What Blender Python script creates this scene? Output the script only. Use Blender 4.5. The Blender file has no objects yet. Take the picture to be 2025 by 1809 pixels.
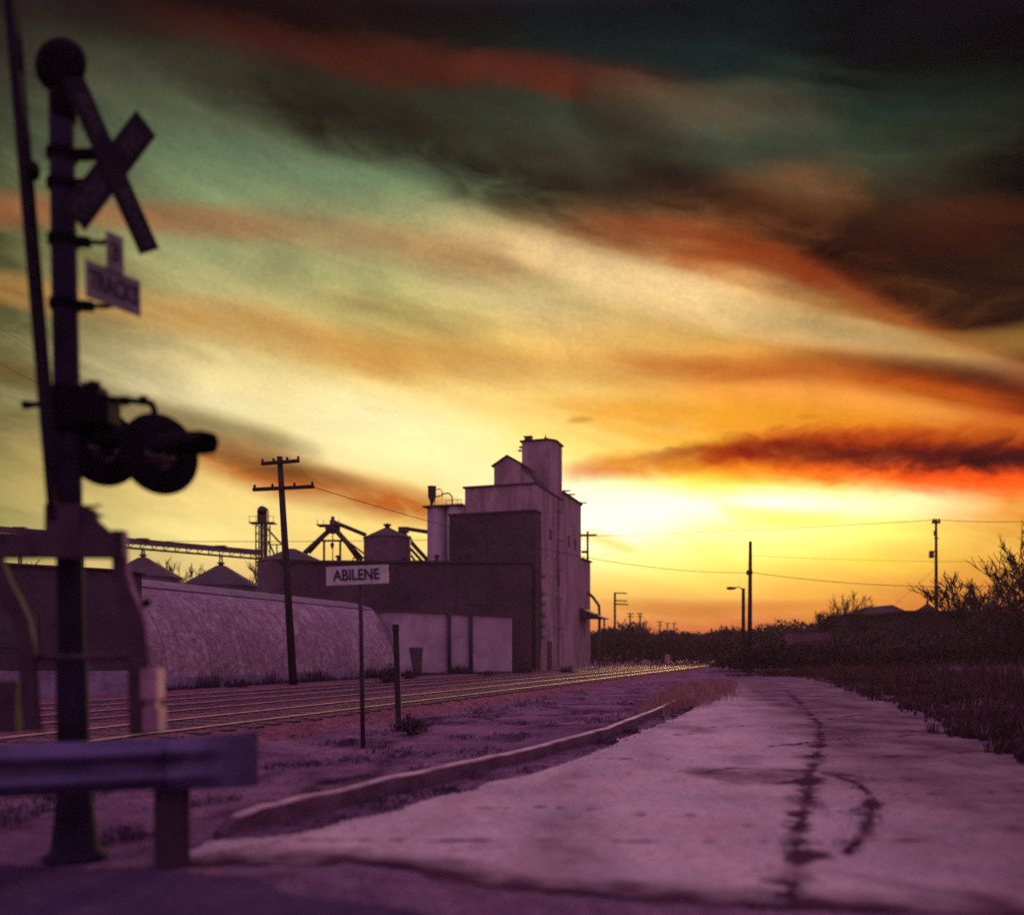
import bpy, bmesh, math, random
from mathutils import Vector, Matrix
random.seed(11)
PI = math.pi
S = bpy.context.scene
COL = S.collection

# ------------------------------------------------------------------ camera
EYE = 1.35            # eye height, metres
FPX = 1750.0          # focal length in pixels of the 2025 px wide photograph
HOR = 1290.0          # horizon row
cam_d = bpy.data.cameras.new("camera")
cam = bpy.data.objects.new("camera", cam_d)
COL.objects.link(cam)
cam.location = (0, 0, EYE)
cam.rotation_euler = (PI / 2, 0, 0)
cam_d.sensor_width = 36.0
cam_d.lens = 36.0 * FPX / 2025.0
cam_d.shift_y = (HOR - 904.5) / 2025.0
cam_d.clip_start = 0.1
cam_d.clip_end = 6000
cam_d.dof.use_dof = True
cam_d.dof.focus_distance = 21.0
cam_d.dof.aperture_fstop = 0.52
S.camera = cam

# ------------------------------------------------------------------ sun and exposure
SUN_AZ, SUN_EL = math.radians(12.5), math.radians(8.5)
sd = bpy.data.lights.new("sun", 'SUN')
sd.energy = 2.0
sd.angle = math.radians(3.0)
sd.color = (1.0, 0.62, 0.30)
sun = bpy.data.objects.new("sun", sd)
COL.objects.link(sun)
sdir = Vector((math.sin(SUN_AZ) * math.cos(SUN_EL), math.cos(SUN_AZ) * math.cos(SUN_EL), math.sin(SUN_EL)))
sun.rotation_euler = sdir.to_track_quat('Z', 'Y').to_euler()
sun.location = sdir * 50
S.view_settings.view_transform = 'Standard'
S.view_settings.look = 'None'
S.view_settings.exposure = 0.0
S.view_settings.gamma = 1.0
S.cycles.use_denoising = False
S.cycles.sample_clamp_direct = 5.0
S.cycles.sample_clamp_indirect = 3.0

# ------------------------------------------------------------------ world: dusk sky with long cloud streaks
def lin(c):
    return tuple(((v / 255) / 12.92 if v / 255 <= 0.04045 else ((v / 255 + 0.055) / 1.055) ** 2.4) for v in c)

def az_el(px, py):
    x = (px - 1012.5) / FPX
    z = (HOR - py) / FPX
    return math.atan(x), math.atan(z / math.sqrt(1 + x * x))

W = bpy.data.worlds.new("World")
S.world = W
W.use_nodes = True
W.cycles.sampling_method = 'MANUAL'
W.cycles.sample_map_resolution = 1024
NT = W.node_tree
NT.nodes.clear()

class G:
    """tiny node-graph writer"""
    def __init__(s, nt): s.nt = nt
    def n(s, t, **k):
        nd = s.nt.nodes.new(t)
        for a, b in k.items(): setattr(nd, a, b)
        return nd
    def put(s, sock, v):
        if isinstance(v, bpy.types.NodeSocket): s.nt.links.new(v, sock)
        else:
            if sock.type == 'RGBA' and len(v) == 3: v = (*v, 1)
            sock.default_value = v
    def m(s, op, a, b=None, c=None, clamp=False):
        nd = s.n('ShaderNodeMath', operation=op, use_clamp=clamp)
        s.put(nd.inputs[0], a)
        if b is not None: s.put(nd.inputs[1], b)
        if c is not None: s.put(nd.inputs[2], c)
        return nd.outputs[0]
    def xyz(s, x, y, z):
        nd = s.n('ShaderNodeCombineXYZ')
        for i, v in enumerate((x, y, z)): s.put(nd.inputs[i], v)
        return nd.outputs[0]
    def mix(s, f, a, b, mode='MIX'):
        nd = s.n('ShaderNodeMix', data_type='RGBA', blend_type=mode)
        s.put(nd.inputs[0], f); s.put(nd.inputs[6], a); s.put(nd.inputs[7], b)
        return nd.outputs[2]
    def noise(s, vec, scale=1.0, detail=3.0, rough=0.5, dist=0.0):
        nd = s.n('ShaderNodeTexNoise')
        s.put(nd.inputs['Vector'], vec)
        nd.inputs['Scale'].default_value = scale
        nd.inputs['Detail'].default_value = detail
        nd.inputs['Roughness'].default_value = rough
        nd.inputs['Distortion'].default_value = dist
        return nd.outputs['Fac']
    def ramp(s, f, stops, interp='LINEAR'):
        nd = s.n('ShaderNodeValToRGB')
        r = nd.color_ramp
        r.interpolation = interp
        while len(r.elements) > 1: r.elements.remove(r.elements[-1])
        stops = sorted(stops, key=lambda q: q[0])
        r.elements[0].position = stops[0][0]
        for i, (p, c) in enumerate(stops):
            e = r.elements[0] if i == 0 else r.elements.new(p)
            e.color = (*c, 1) if len(c) == 3 else c
        s.put(nd.inputs[0], f)
        return nd.outputs[0]
    def lramp(s, v, a, b):
        nd = s.n('ShaderNodeMapRange')
        s.put(nd.inputs[0], v)
        nd.inputs[1].default_value = a; nd.inputs[2].default_value = b
        return nd.outputs[0]
    def smooth(s, v, a, b):
        nd = s.n('ShaderNodeMapRange', interpolation_type='SMOOTHSTEP')
        s.put(nd.inputs[0], v)
        nd.inputs[1].default_value = a; nd.inputs[2].default_value = b
        nd.inputs[3].default_value = 0; nd.inputs[4].default_value = 1
        return nd.outputs[0]

g = G(NT)
tc = g.n('ShaderNodeTexCoord')
sep = g.n('ShaderNodeSeparateXYZ')
NT.links.new(tc.outputs['Generated'], sep.inputs[0])
dx, dy, dz = sep.outputs
AZ = g.m('ARCTAN2', dx, dy)
EL = g.m('ARCSINE', dz)
AZR, ELR = 0.8, 0.8
T = g.m('MULTIPLY_ADD', AZ, 1 / (2 * AZR), 0.5, clamp=True)
# streaky and lumpy noise, sheared along the drift of the clouds
shear = g.m('MULTIPLY_ADD', AZ, 0.24, EL)
fib = g.noise(g.xyz(g.m('MULTIPLY', AZ, 2.2), g.m('MULTIPLY', shear, 17), 3.1), 1.0, 4, 0.55, 0.4)
fib2 = g.noise(g.xyz(g.m('MULTIPLY', AZ, 5), g.m('MULTIPLY', g.m('MULTIPLY_ADD', AZ, 0.10, EL), 45), 7.7), 1.0, 3, 0.5, 0.3)
lump = g.noise(g.xyz(g.m('MULTIPLY', AZ, 11), g.m('MULTIPLY', g.m('MULTIPLY_ADD', AZ, 0.15, EL), 30), 1.3), 1.0, 5, 0.6, 0.6)
blot = g.noise(g.xyz(g.m('MULTIPLY', AZ, 34), g.m('MULTIPLY', EL, 60), 5.3), 1.0, 5, 0.6, 0.7)
f0 = g.m('SUBTRACT', fib, 0.5)
f2 = g.m('SUBTRACT', fib2, 0.5)
l0 = g.m('SUBTRACT', lump, 0.5)
b0 = g.m('SUBTRACT', blot, 0.5)
ELw = g.m('ADD', EL, g.m('ADD', g.m('MULTIPLY', f0, 0.045), g.m('MULTIPLY', f2, 0.010)))

# base colours of the clear sky, by height, at several bearings (low, smooth variation only)
columns = [
 (-30, [(0,(18,10,10)),(120,(52,46,38)),(230,(62,68,48)),(480,(70,70,42)),(650,(92,90,54)),(850,(124,112,66)),(1000,(150,138,80)),(1070,(160,148,86)),(1290,(150,110,70))]),
 (420,[(0,(28,20,16)),(100,(52,48,38)),(220,(88,96,70)),(330,(112,134,96)),(500,(158,160,108)),(680,(208,184,122)),(800,(232,216,164)),(940,(234,198,116)),(1050,(244,222,142)),(1290,(190,120,70))]),
 (800,[(0,(12,16,16)),(120,(26,28,22)),(250,(58,60,42)),(360,(118,140,102)),(480,(180,168,112)),(560,(188,182,115)),(700,(225,185,100)),(830,(243,226,158)),(920,(240,218,150)),(1050,(242,205,110)),(1290,(200,100,60))]),
 (1120,[(0,(9,18,20)),(120,(22,34,32)),(260,(60,66,50)),(380,(80,66,44)),(470,(190,140,88)),(570,(234,206,142)),(680,(226,178,100)),(800,(238,196,104)),(900,(245,222,130)),(1000,(255,248,205)),(1060,(255,250,190)),(1160,(250,205,105)),(1230,(226,140,75)),(1290,(170,70,50))]),
 (1420,[(0,(6,14,17)),(130,(22,38,36)),(250,(70,88,68)),(340,(60,64,48)),(500,(196,108,52)),(580,(236,180,110)),(650,(214,168,86)),(760,(240,150,48)),(850,(244,170,50)),(930,(252,205,20)),(990,(255,246,140)),(1060,(255,250,150)),(1130,(253,222,105)),(1190,(243,180,78)),(1235,(215,120,62)),(1290,(150,60,45))]),
 (1700,[(0,(3,7,11)),(150,(9,18,18)),(250,(34,50,40)),(330,(58,64,46)),(420,(60,42,26)),(520,(120,52,20)),(640,(186,128,62)),(720,(190,96,28)),(800,(242,140,34)),(870,(236,120,26)),(985,(254,236,140)),(1050,(253,232,115)),(1120,(246,198,78)),(1190,(234,150,55)),(1290,(130,50,30))]),
 (2110,[(0,(2,3,6)),(300,(5,10,10)),(430,(14,9,6)),(560,(36,14,6)),(700,(90,40,12)),(800,(130,42,8)),(870,(150,40,8)),(980,(225,130,36)),(1040,(214,140,45)),(1120,(206,125,40)),(1200,(190,95,32)),(1290,(110,40,22))]),
]
AZw = g.m('ADD', AZ, g.m('ADD', g.m('MULTIPLY', f0, 0.22), g.m('MULTIPLY', l0, 0.14)))
base = None
prev = None
elc = g.m('DIVIDE', ELw, ELR, clamp=True)
for px, st in columns:
    a = az_el(px, HOR)[0]
    top = az_el(px, st[0][0])[1]
    stops = [(az_el(px, py)[1] / ELR, lin(c)) for py, c in st]
    stops.append((min(1.0, (top + 0.18) / ELR), lin((60, 42, 74))))
    c = g.ramp(elc, stops, 'B_SPLINE' if False else 'LINEAR')
    if base is None: base = c
    else: base = g.mix(g.lramp(AZw, prev, a), base, c)
    prev = a

def stroke(under, pts, colour, k=1.0, fibre=0.35, lumps=0.0, blots=0.0, power=1.0):
    """one cloud streak: pts = (px, py, half width px, opacity)"""
    nd = g.n('ShaderNodeRGBCurve')
    NT.links.new(g.xyz(T, T, T), nd.inputs['Color'])
    for ci in range(3):
        cv = nd.mapping.curves[ci]
        data = []
        for (px, py, hw, al) in pts:
            a, e = az_el(px, py)
            e2 = az_el(px, py - hw * 1.35)[1]
            data.append(((a + AZR) / (2 * AZR), (e / ELR, (e2 - e) / 0.2, al)[ci]))
        cv.points[0].location = data[0]
        cv.points[1].location = data[-1]
        for d in data[1:-1]: cv.points.new(*d)
        for p in cv.points: p.handle_type = 'AUTO_CLAMPED'
    nd.mapping.extend = 'HORIZONTAL'
    nd.mapping.update()
    sp = g.n('ShaderNodeSeparateXYZ')
    NT.links.new(nd.outputs[0], sp.inputs[0])
    off = g.m('MULTIPLY_ADD', sp.outputs[0], -ELR, EL)
    x = g.m('DIVIDE', off, g.m('MULTIPLY', sp.outputs[1], 0.2))
    if fibre: x = g.m('MULTIPLY_ADD', f0, fibre * 3.0, x)
    if lumps: x = g.m('MULTIPLY_ADD', l0, lumps * 3.0, x)
    if blots: x = g.m('MULTIPLY_ADD', b0, blots * 3.0, x)
    q = g.m('SUBTRACT', 1.0, g.m('MULTIPLY', x, x), clamp=True)
    q = g.m('POWER', q, 1.35)
    fac = g.m('MULTIPLY', g.m('MULTIPLY', q, sp.outputs[2]), k)
    if lumps: fac = g.m('MULTIPLY', fac, g.m('MULTIPLY_ADD', l0, 1.2, 1.0), clamp=True)
    else: fac = g.m('MULTIPLY', fac, g.m('MULTIPLY_ADD', f2, 0.9, 1.0), clamp=True)
    return g.mix(fac, under, lin(colour))

c = base
# upper streaks
c = stroke(c, [(60,-60,60,0),(250,-10,80,.7),(500,20,70,.9),(800,40,70,.7),(1050,60,50,0)], (24,9,9), .9, .3, .2)
c = stroke(c, [(230,10,30,0),(400,60,42,.5),(530,90,48,.8),(730,122,46,.95),(920,138,42,1),(1100,152,40,.9),(1290,160,34,.5),(1450,180,30,0)], (78,28,18), .70, .30, .40, .12)
c = stroke(c, [(900,120,30,0),(1080,158,36,.8),(1200,170,34,.7),(1400,200,36,0)], (112,46,28), .5, .3, .35)
c = stroke(c, [(1150,190,50,0),(1330,220,60,.75),(1500,215,60,.5),(1700,260,60,0)], (96,80,58), .9, .2, .35)
c = stroke(c, [(250,100,40,0),(450,160,60,.65),(700,240,90,.9),(950,330,100,.9),(1200,400,90,.6),(1450,470,80,.2),(1600,500,60,0)], (34,30,20), 1.0, .3, .15)
c = stroke(c, [(1120,190,60,0),(1230,250,85,.75),(1340,320,80,.6),(1460,380,60,0)], (34,26,18), .85, .2, .45)
c = stroke(c, [(1600,420,40,0),(1750,470,60,.6),(1880,520,80,.9),(2050,560,110,.95)], (30,14,8), .95, .3, .3)
c = stroke(c, [(1150,330,40,0),(1300,365,50,.6),(1550,445,62,.9),(1800,540,70,.85),(2050,640,85,.9)], (36,16,8), 1.0, .28, .22)
c = stroke(c, [(1100,440,25,0),(1300,455,30,.6),(1500,500,35,.7),(1700,575,40,.75),(1850,640,44,.5),(2050,720,50,.2)], (150,58,18), .9, .3, .1)
c = stroke(c, [(1500,440,16,0),(1650,520,26,.6),(1800,590,36,.85),(1920,640,40,.9),(2050,680,52,.95)], (24,8,4), .95, .2, .2)
# pink band at left, cream streaks in the middle
c = stroke(c, [(-60,410,40,.7),(200,420,32,.75),(420,440,34,.8),(600,455,36,.5),(900,500,40,.5),(1150,560,40,0)], (164,92,56), .85, .2, .15)
c = stroke(c, [(820,430,30,0),(980,470,36,.5),(1150,530,44,.9),(1350,590,48,.95),(1550,640,40,.8),(1800,690,34,.7),(2000,740,26,.5),(2100,760,26,.4)], (244,208,146), .85, .3, .1)
c = stroke(c, [(1380,600,20,0),(1500,625,30,.6),(1700,665,30,.7),(1900,700,30,.4),(2040,740,30,0)], (150,124,60), .6, .3, .2)
c = stroke(c, [(850,620,25,0),(1050,575,30,.4),(1150,600,30,.5),(1300,625,26,0)], (176,164,98), .7, .3, .1)
# orange bands
c = stroke(c, [(-60,560,36,.6),(100,590,36,.6),(300,615,40,.65),(500,640,44,.8),(700,690,44,.85),(900,715,40,.7),(1150,735,36,.6),(1400,745,34,.55)], (198,140,66), .9, .3, .12)
c = stroke(c, [(560,600,20,0),(700,600,26,.5),(850,640,30,.6),(1000,660,26,0)], (140,116,62), .7, .3, .2)
c = stroke(c, [(1150,700,20,0),(1350,725,26,.5),(1600,735,30,.7),(1800,750,36,.8),(2050,790,60,.95)], (176,60,8), .9, .25, .15)
c = stroke(c, [(1500,700,18,0),(1700,715,22,.5),(1900,740,30,.85),(2060,780,46,.95)], (60,18,4), .9, .2, .15)
c = stroke(c, [(1300,790,20,0),(1500,775,24,.7),(1700,790,28,.8),(1900,830,28,.5),(2060,850,24,0)], (246,160,70), .8, .25, .1)
c = stroke(c, [(980,800,20,0),(1200,815,26,.4),(1450,815,28,.6),(1700,830,26,.5),(1950,850,20,0)], (232,160,36), .8, .2, .2)
# long low cloud at left
c = stroke(c, [(-60,720,22,.7),(60,750,30,.8),(200,795,34,.7),(350,835,38,.8),(480,865,34,.85),(580,885,26,.7),(650,895,14,0)], (96,74,36), .95, .12, .25)
c = stroke(c, [(220,845,20,0),(380,890,34,.8),(550,940,46,.95),(700,975,44,1),(830,1003,38,1),(950,1030,24,0)], (176,94,30), 1.0, .12, .12)
c = stroke(c, [(300,850,16,0),(400,880,24,.6),(520,915,26,.75),(640,942,22,.55),(760,970,16,0)], (84,58,26), .9, .12, .25)
# bright glow over the hidden sun
c = stroke(c, [(1080,1010,60,0),(1200,1010,70,.75),(1400,985,46,.85),(1600,985,40,.7),(1800,990,34,.4),(1990,1000,34,0)], (255,252,222), .9, .15, 0)
c = stroke(c, [(560,830,60,0),(750,850,80,.6),(900,880,80,.5),(1050,930,60,0)], (242,228,178), .9, .12, 0)
# red cloud bank right of the elevator
c = stroke(c, [(1170,950,20,0),(1290,940,36,.5),(1420,945,40,.8),(1550,940,36,.8),(1700,950,40,.6),(1850,950,30,0)], (255,214,10), .95, .1, .1)
c = stroke(c, [(1400,900,20,0),(1550,895,44,.7),(1700,895,56,.85),(1900,898,60,.95),(2100,900,66,1)], (214,78,10), .95, .04, .15, .2)
c = stroke(c, [(1330,930,16,0),(1500,925,30,.7),(1650,930,38,.9),(1850,935,44,.95),(2100,930,50,1)], (246,84,8), 1.0, .03, .15, .12)
c = stroke(c, [(1100,938,16,0),(1180,926,26,.75),(1320,915,28,.8),(1420,905,26,.9),(1520,900,28,.95)], (206,104,20), 1.0, .03, .14, .22)
c = stroke(c, [(1260,912,10,0),(1380,892,20,.85),(1520,885,32,1),(1600,888,38,1),(1750,893,42,1),(1900,895,42,1),(2100,893,46,1)], (150,32,6), .95, .03, .14, .30)
c = stroke(c, [(1400,893,8,0),(1540,888,16,.5),(1650,898,20,.75),(1800,903,24,.9),(1950,900,27,.95),(2100,900,30,1)], (44,8,8), .9, .03, .25, .45)
# small clouds
c = stroke(c, [(1120,832,5,0),(1145,830,7,.7),(1175,830,4,0)], (180,118,40), .9, .02, 0, .2)
c = stroke(c, [(1570,824,4,0),(1595,824,6,.7),(1620,824,3,0)], (214,110,22), .9, .02, 0, .2)
c = stroke(c, [(1400,990,14,0),(1460,1015,20,.55),(1550,1025,18,.7),(1680,1025,12,0)], (250,214,48), .9, .1, .2)
c = stroke(c, [(1140,1058,10,0),(1180,1062,14,.7),(1230,1078,12,.6),(1270,1090,6,0)], (238,178,84), .9, .05, .3)
c = stroke(c, [(1350,1085,12,0),(1400,1090,18,.5),(1460,1090,10,0)], (248,224,96), .9, .05, .3)
c = stroke(c, [(1160,1195,8,0),(1260,1200,16,.6),(1380,1208,20,.85),(1500,1200,14,.7),(1700,1195,10,.3),(1900,1190,8,0)], (206,124,50), .9, .1, .25)
c = stroke(c, [(1640,1100,16,0),(1700,1110,22,.4),(1800,1115,20,.3),(1900,1120,10,0)], (248,210,70), .9, .05, .2)

mott = g.noise(g.xyz(g.m('MULTIPLY', AZ, 7), g.m('MULTIPLY', g.m('MULTIPLY_ADD', AZ, 0.27, EL), 16), 9.1), 1.0, 6, 0.62, 0.5)
streak = g.noise(g.xyz(g.m('MULTIPLY', AZ, 3.2), g.m('MULTIPLY', g.m('MULTIPLY_ADD', AZ, 0.20, EL), 38), 2.2), 1.0, 4, 0.55, 0.3)
hi = g.smooth(EL, 0.08, 0.45)
gain = g.m('ADD', 1.0, g.m('MULTIPLY', g.m('MULTIPLY_ADD', hi, 0.85, 0.22), g.m('ADD', g.m('SUBTRACT', mott, 0.5), g.m('MULTIPLY', g.m('SUBTRACT', streak, 0.5), 0.5))))
def glow(px, py, wx, wy):
    a, e = az_el(px, py)
    u = g.m('DIVIDE', g.m('SUBTRACT', AZ, a), wx / FPX)
    v = g.m('DIVIDE', g.m('SUBTRACT', EL, e), wy / FPX)
    return g.m('EXPONENT', g.m('MULTIPLY', g.m('ADD', g.m('MULTIPLY', u, u), g.m('MULTIPLY', v, v)), -1.0))
halo = g.m('ADD', g.m('MULTIPLY', glow(1400, 1035, 440, 85), 0.5), g.m('MULTIPLY', glow(860, 850, 420, 130), 0.22))
grainy = g.noise(g.xyz(g.m('MULTIPLY', AZ, 260), g.m('MULTIPLY', EL, 300), 4.4), 1.0, 3, 0.8)
gain = g.m('MULTIPLY', gain, g.m('MULTIPLY_ADD', g.m('SUBTRACT', grainy, 0.5), g.m('MULTIPLY_ADD', hi, 0.55, 0.10), 1.0))
gain = g.m('ADD', g.m('MULTIPLY', gain, g.m('MULTIPLY_ADD', g.smooth(EL, 0.42, 0.12), 0.14, 0.98)), halo)
c = g.mix(1.0, c, g.xyz(gain, gain, g.m('MULTIPLY_ADD', g.m('SUBTRACT', gain, 1.0), 0.8, 1.0)), 'MULTIPLY')
# the rest of the sky dome: violet and rose dusk overhead and in the east, behind the camera
back = g.ramp(g.m('DIVIDE', EL, 1.5708, clamp=True),
              [(0.0, lin((176, 118, 134))), (0.12, lin((192, 136, 152))), (0.3, lin((180, 132, 158))), (0.55, lin((196, 150, 186))), (1.0, lin((206, 160, 200)))])
back = g.mix(1.0, back, (1.13, 1.14, 1.38), 'MULTIPLY')
aw = g.m('MULTIPLY', g.smooth(g.m('ABSOLUTE', AZ), 0.62, 1.15), 1.0)
ew = g.smooth(EL, 0.62, 0.85)
c = g.mix(g.m('MAXIMUM', aw, ew), c, back)
below = g.smooth(EL, -0.02, 0.004)
c = g.mix(below, lin((60, 36, 44)), c)
sky = g.n('ShaderNodeTexSky', sky_type='NISHITA')
sky.sun_disc = False
sky.sun_elevation = SUN_EL
sky.sun_rotation = SUN_AZ
sky.dust_density = 3.0
bg1 = g.n('ShaderNodeBackground'); g.put(bg1.inputs[0], c); bg1.inputs[1].default_value = 1.0
bg2 = g.n('ShaderNodeBackground'); g.put(bg2.inputs[0], sky.outputs[0]); bg2.inputs[1].default_value = 0.0
add = g.n('ShaderNodeAddShader')
NT.links.new(bg1.outputs[0], add.inputs[0]); NT.links.new(bg2.outputs[0], add.inputs[1])
out = g.n('ShaderNodeOutputWorld')
NT.links.new(add.outputs[0], out.inputs[0])

# ================================================================== helpers for things
def at(px, py, Y):
    """the point at distance Y that the photograph shows at (px, py)"""
    return Vector(((px - 1012.5) / FPX * Y, Y, EYE + (HOR - py) / FPX * Y))

def gnd(px, py, z=0.0):
    Y = (EYE - z) * FPX / (py - HOR)
    return Vector(((px - 1012.5) / FPX * Y, Y, z))

def tag(o, label=None, cat=None, group=None, kind=None):
    if label: o['label'] = label
    if cat: o['category'] = cat
    if group: o['group'] = group
    if kind: o['kind'] = kind
    return o

def empty(name, loc=(0, 0, 0), rz=0.0, ry=0.0):
    o = bpy.data.objects.new(name, None)
    o.location = loc
    o.rotation_euler = (0, ry, rz)
    o.empty_display_size = 0.3
    COL.objects.link(o)
    return o

class MB:
    def __init__(s): s.v = []; s.f = []; s.sm = []; s.cuts = []
    def add(s, vs, fs, smooth=False):
        k = len(s.v)
        s.cuts.append((k, len(s.f)))
        s.v += [tuple(v) for v in vs]
        s.f += [tuple(i + k for i in f) for f in fs]
        s.sm += [smooth] * len(fs)
        return s
    def box(s, a, b):
        x0, y0, z0 = a; x1, y1, z1 = b
        return s.add([(x0,y0,z0),(x1,y0,z0),(x1,y1,z0),(x0,y1,z0),(x0,y0,z1),(x1,y0,z1),(x1,y1,z1),(x0,y1,z1)],
                     [(0,3,2,1),(4,5,6,7),(0,1,5,4),(1,2,6,5),(2,3,7,6),(3,0,4,7)])
    def obox(s, c, ax, ay, az):
        """box from centre and three half vectors"""
        c, ax, ay, az = map(Vector, (c, ax, ay, az))
        vs = [c + i*ax + j*ay + k*az for k in (-1,1) for i, j in ((-1,-1),(1,-1),(1,1),(-1,1))]
        return s.add(vs, [(0,3,2,1),(4,5,6,7),(0,1,5,4),(1,2,6,5),(2,3,7,6),(3,0,4,7)])
    def bar(s, p, q, w, h=None):
        p, q = Vector(p), Vector(q)
        d = (q - p)
        up = Vector((0,0,1)) if abs(d.normalized().z) < .95 else Vector((0,1,0))
        r = d.cross(up).normalized()
        u = r.cross(d).normalized()
        return s.obox((p+q)/2, d/2, r*w/2, u*(h or w)/2)
    def tube(s, pts, r, n=8, caps=True, smooth=True):
        pts = [Vector(p) for p in pts]
        rs = r if isinstance(r, (list, tuple)) else [r]*len(pts)
        vs = []; fs = []
        ref = None
        for i, p in enumerate(pts):
            d = (pts[min(i+1,len(pts)-1)] - pts[max(i-1,0)]).normalized()
            if ref is None:
                ref = Vector((0,0,1)) if abs(d.z) < .9 else Vector((1,0,0))
            a = d.cross(ref).normalized(); b = d.cross(a).normalized()
            ref = b.cross(d) if False else ref
            for k in range(n):
                t = 2*PI*k/n
                vs.append(p + (a*math.cos(t) + b*math.sin(t))*rs[i])
        for i in range(len(pts)-1):
            for k in range(n):
                k2 = (k+1) % n
                fs.append((i*n+k, i*n+k2, (i+1)*n+k2, (i+1)*n+k))
        s.add(vs, fs, smooth)
        if caps:
            m = len(s.v) - len(vs)
            s.f.append(tuple(m+k for k in reversed(range(n)))); s.sm.append(False)
            s.f.append(tuple(m+(len(pts)-1)*n+k for k in range(n))); s.sm.append(False)
        return s
    def lathe(s, c, prof, n=24, axis=(0,0,1), smooth=True):
        """profile = (radius, height along the axis)"""
        c = Vector(c); ax = Vector(axis).normalized()
        ref = Vector((1,0,0)) if abs(ax.x) < .9 else Vector((0,1,0))
        a = ax.cross(ref).normalized(); b = ax.cross(a)
        vs = []; fs = []
        for (r, h) in prof:
            for k in range(n):
                t = 2*PI*k/n
                vs.append(c + ax*h + (a*math.cos(t)+b*math.sin(t))*max(r, 1e-4))
        for i in range(len(prof)-1):
            for k in range(n):
                k2 = (k+1) % n
                fs.append((i*n+k, i*n+k2, (i+1)*n+k2, (i+1)*n+k))
        return s.add(vs, fs, smooth)
    def prism(s, poly, ext):
        """planar polygon pushed along a vector"""
        n = len(poly); e = Vector(ext)
        vs = [Vector(p) for p in poly] + [Vector(p)+e for p in poly]
        fs = [tuple(range(n-1,-1,-1)), tuple(range(n,2*n))] + [(i,(i+1)%n,n+(i+1)%n,n+i) for i in range(n)]
        return s.add(vs, fs)
    def build_each(s, name, mat, parent=None, bevel=0.0):
        """one object per primitive that was added"""
        out = []
        cuts = s.cuts + [(len(s.v), len(s.f))]
        for (v0, f0), (v1, f1) in zip(cuts, cuts[1:]):
            if v1 == v0: continue
            q = MB(); q.v = s.v[v0:v1]; q.f = [tuple(i-v0 for i in f) for f in s.f[f0:f1]]; q.sm = s.sm[f0:f1]
            out.append(q.build(name, mat, parent, bevel))
        return out
    def build(s, name, mat, parent=None, bevel=0.0):
        me = bpy.data.meshes.new(name)
        me.from_pydata(s.v, [], s.f)
        me.polygons.foreach_set('use_smooth', s.sm)
        bm = bmesh.new(); bm.from_mesh(me)
        bmesh.ops.recalc_face_normals(bm, faces=bm.faces)
        bm.to_mesh(me); bm.free()
        me.update()
        me.materials.append(mat)
        o = bpy.data.objects.new(name, me)
        COL.objects.link(o)
        o.parent = parent
        if bevel:
            m = o.modifiers.new('bevel', 'BEVEL'); m.width = bevel; m.segments = 2; m.limit_method = 'ANGLE'
        return o

def text(name, body, size, mat, parent, origin, xdir, up, depth=0.004, bold=0.018, squeeze=1.0):
    cu = bpy.data.curves.new('lettering', 'FONT')
    cu.body = body; cu.size = size; cu.extrude = depth; cu.align_x = 'CENTER'; cu.align_y = 'CENTER'
    cu.offset = size * bold
    tmp = bpy.data.objects.new('lettering', cu)
    COL.objects.link(tmp)
    bpy.context.view_layer.update()
    me = bpy.data.meshes.new_from_object(tmp.evaluated_get(bpy.context.evaluated_depsgraph_get()))
    bpy.data.objects.remove(tmp)
    x = Vector(xdir).normalized(); u = Vector(up).normalized(); nrm = x.cross(u)
    M = Matrix((( x.x*squeeze, u.x, nrm.x, origin[0]), (x.y*squeeze, u.y, nrm.y, origin[1]), (x.z*squeeze, u.z, nrm.z, origin[2]), (0,0,0,1)))
    me.transform(M)
    me.materials.clear(); me.materials.append(mat)
    o = bpy.data.objects.new(name, me)
    COL.objects.link(o); o.parent = parent
    return o

def copy_tree(o, parent=None):
    c = o.copy(); COL.objects.link(c)
    if parent: c.parent = parent
    for ch in [q for q in bpy.data.objects if q.parent == o]: copy_tree(ch, c)
    return c

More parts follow.
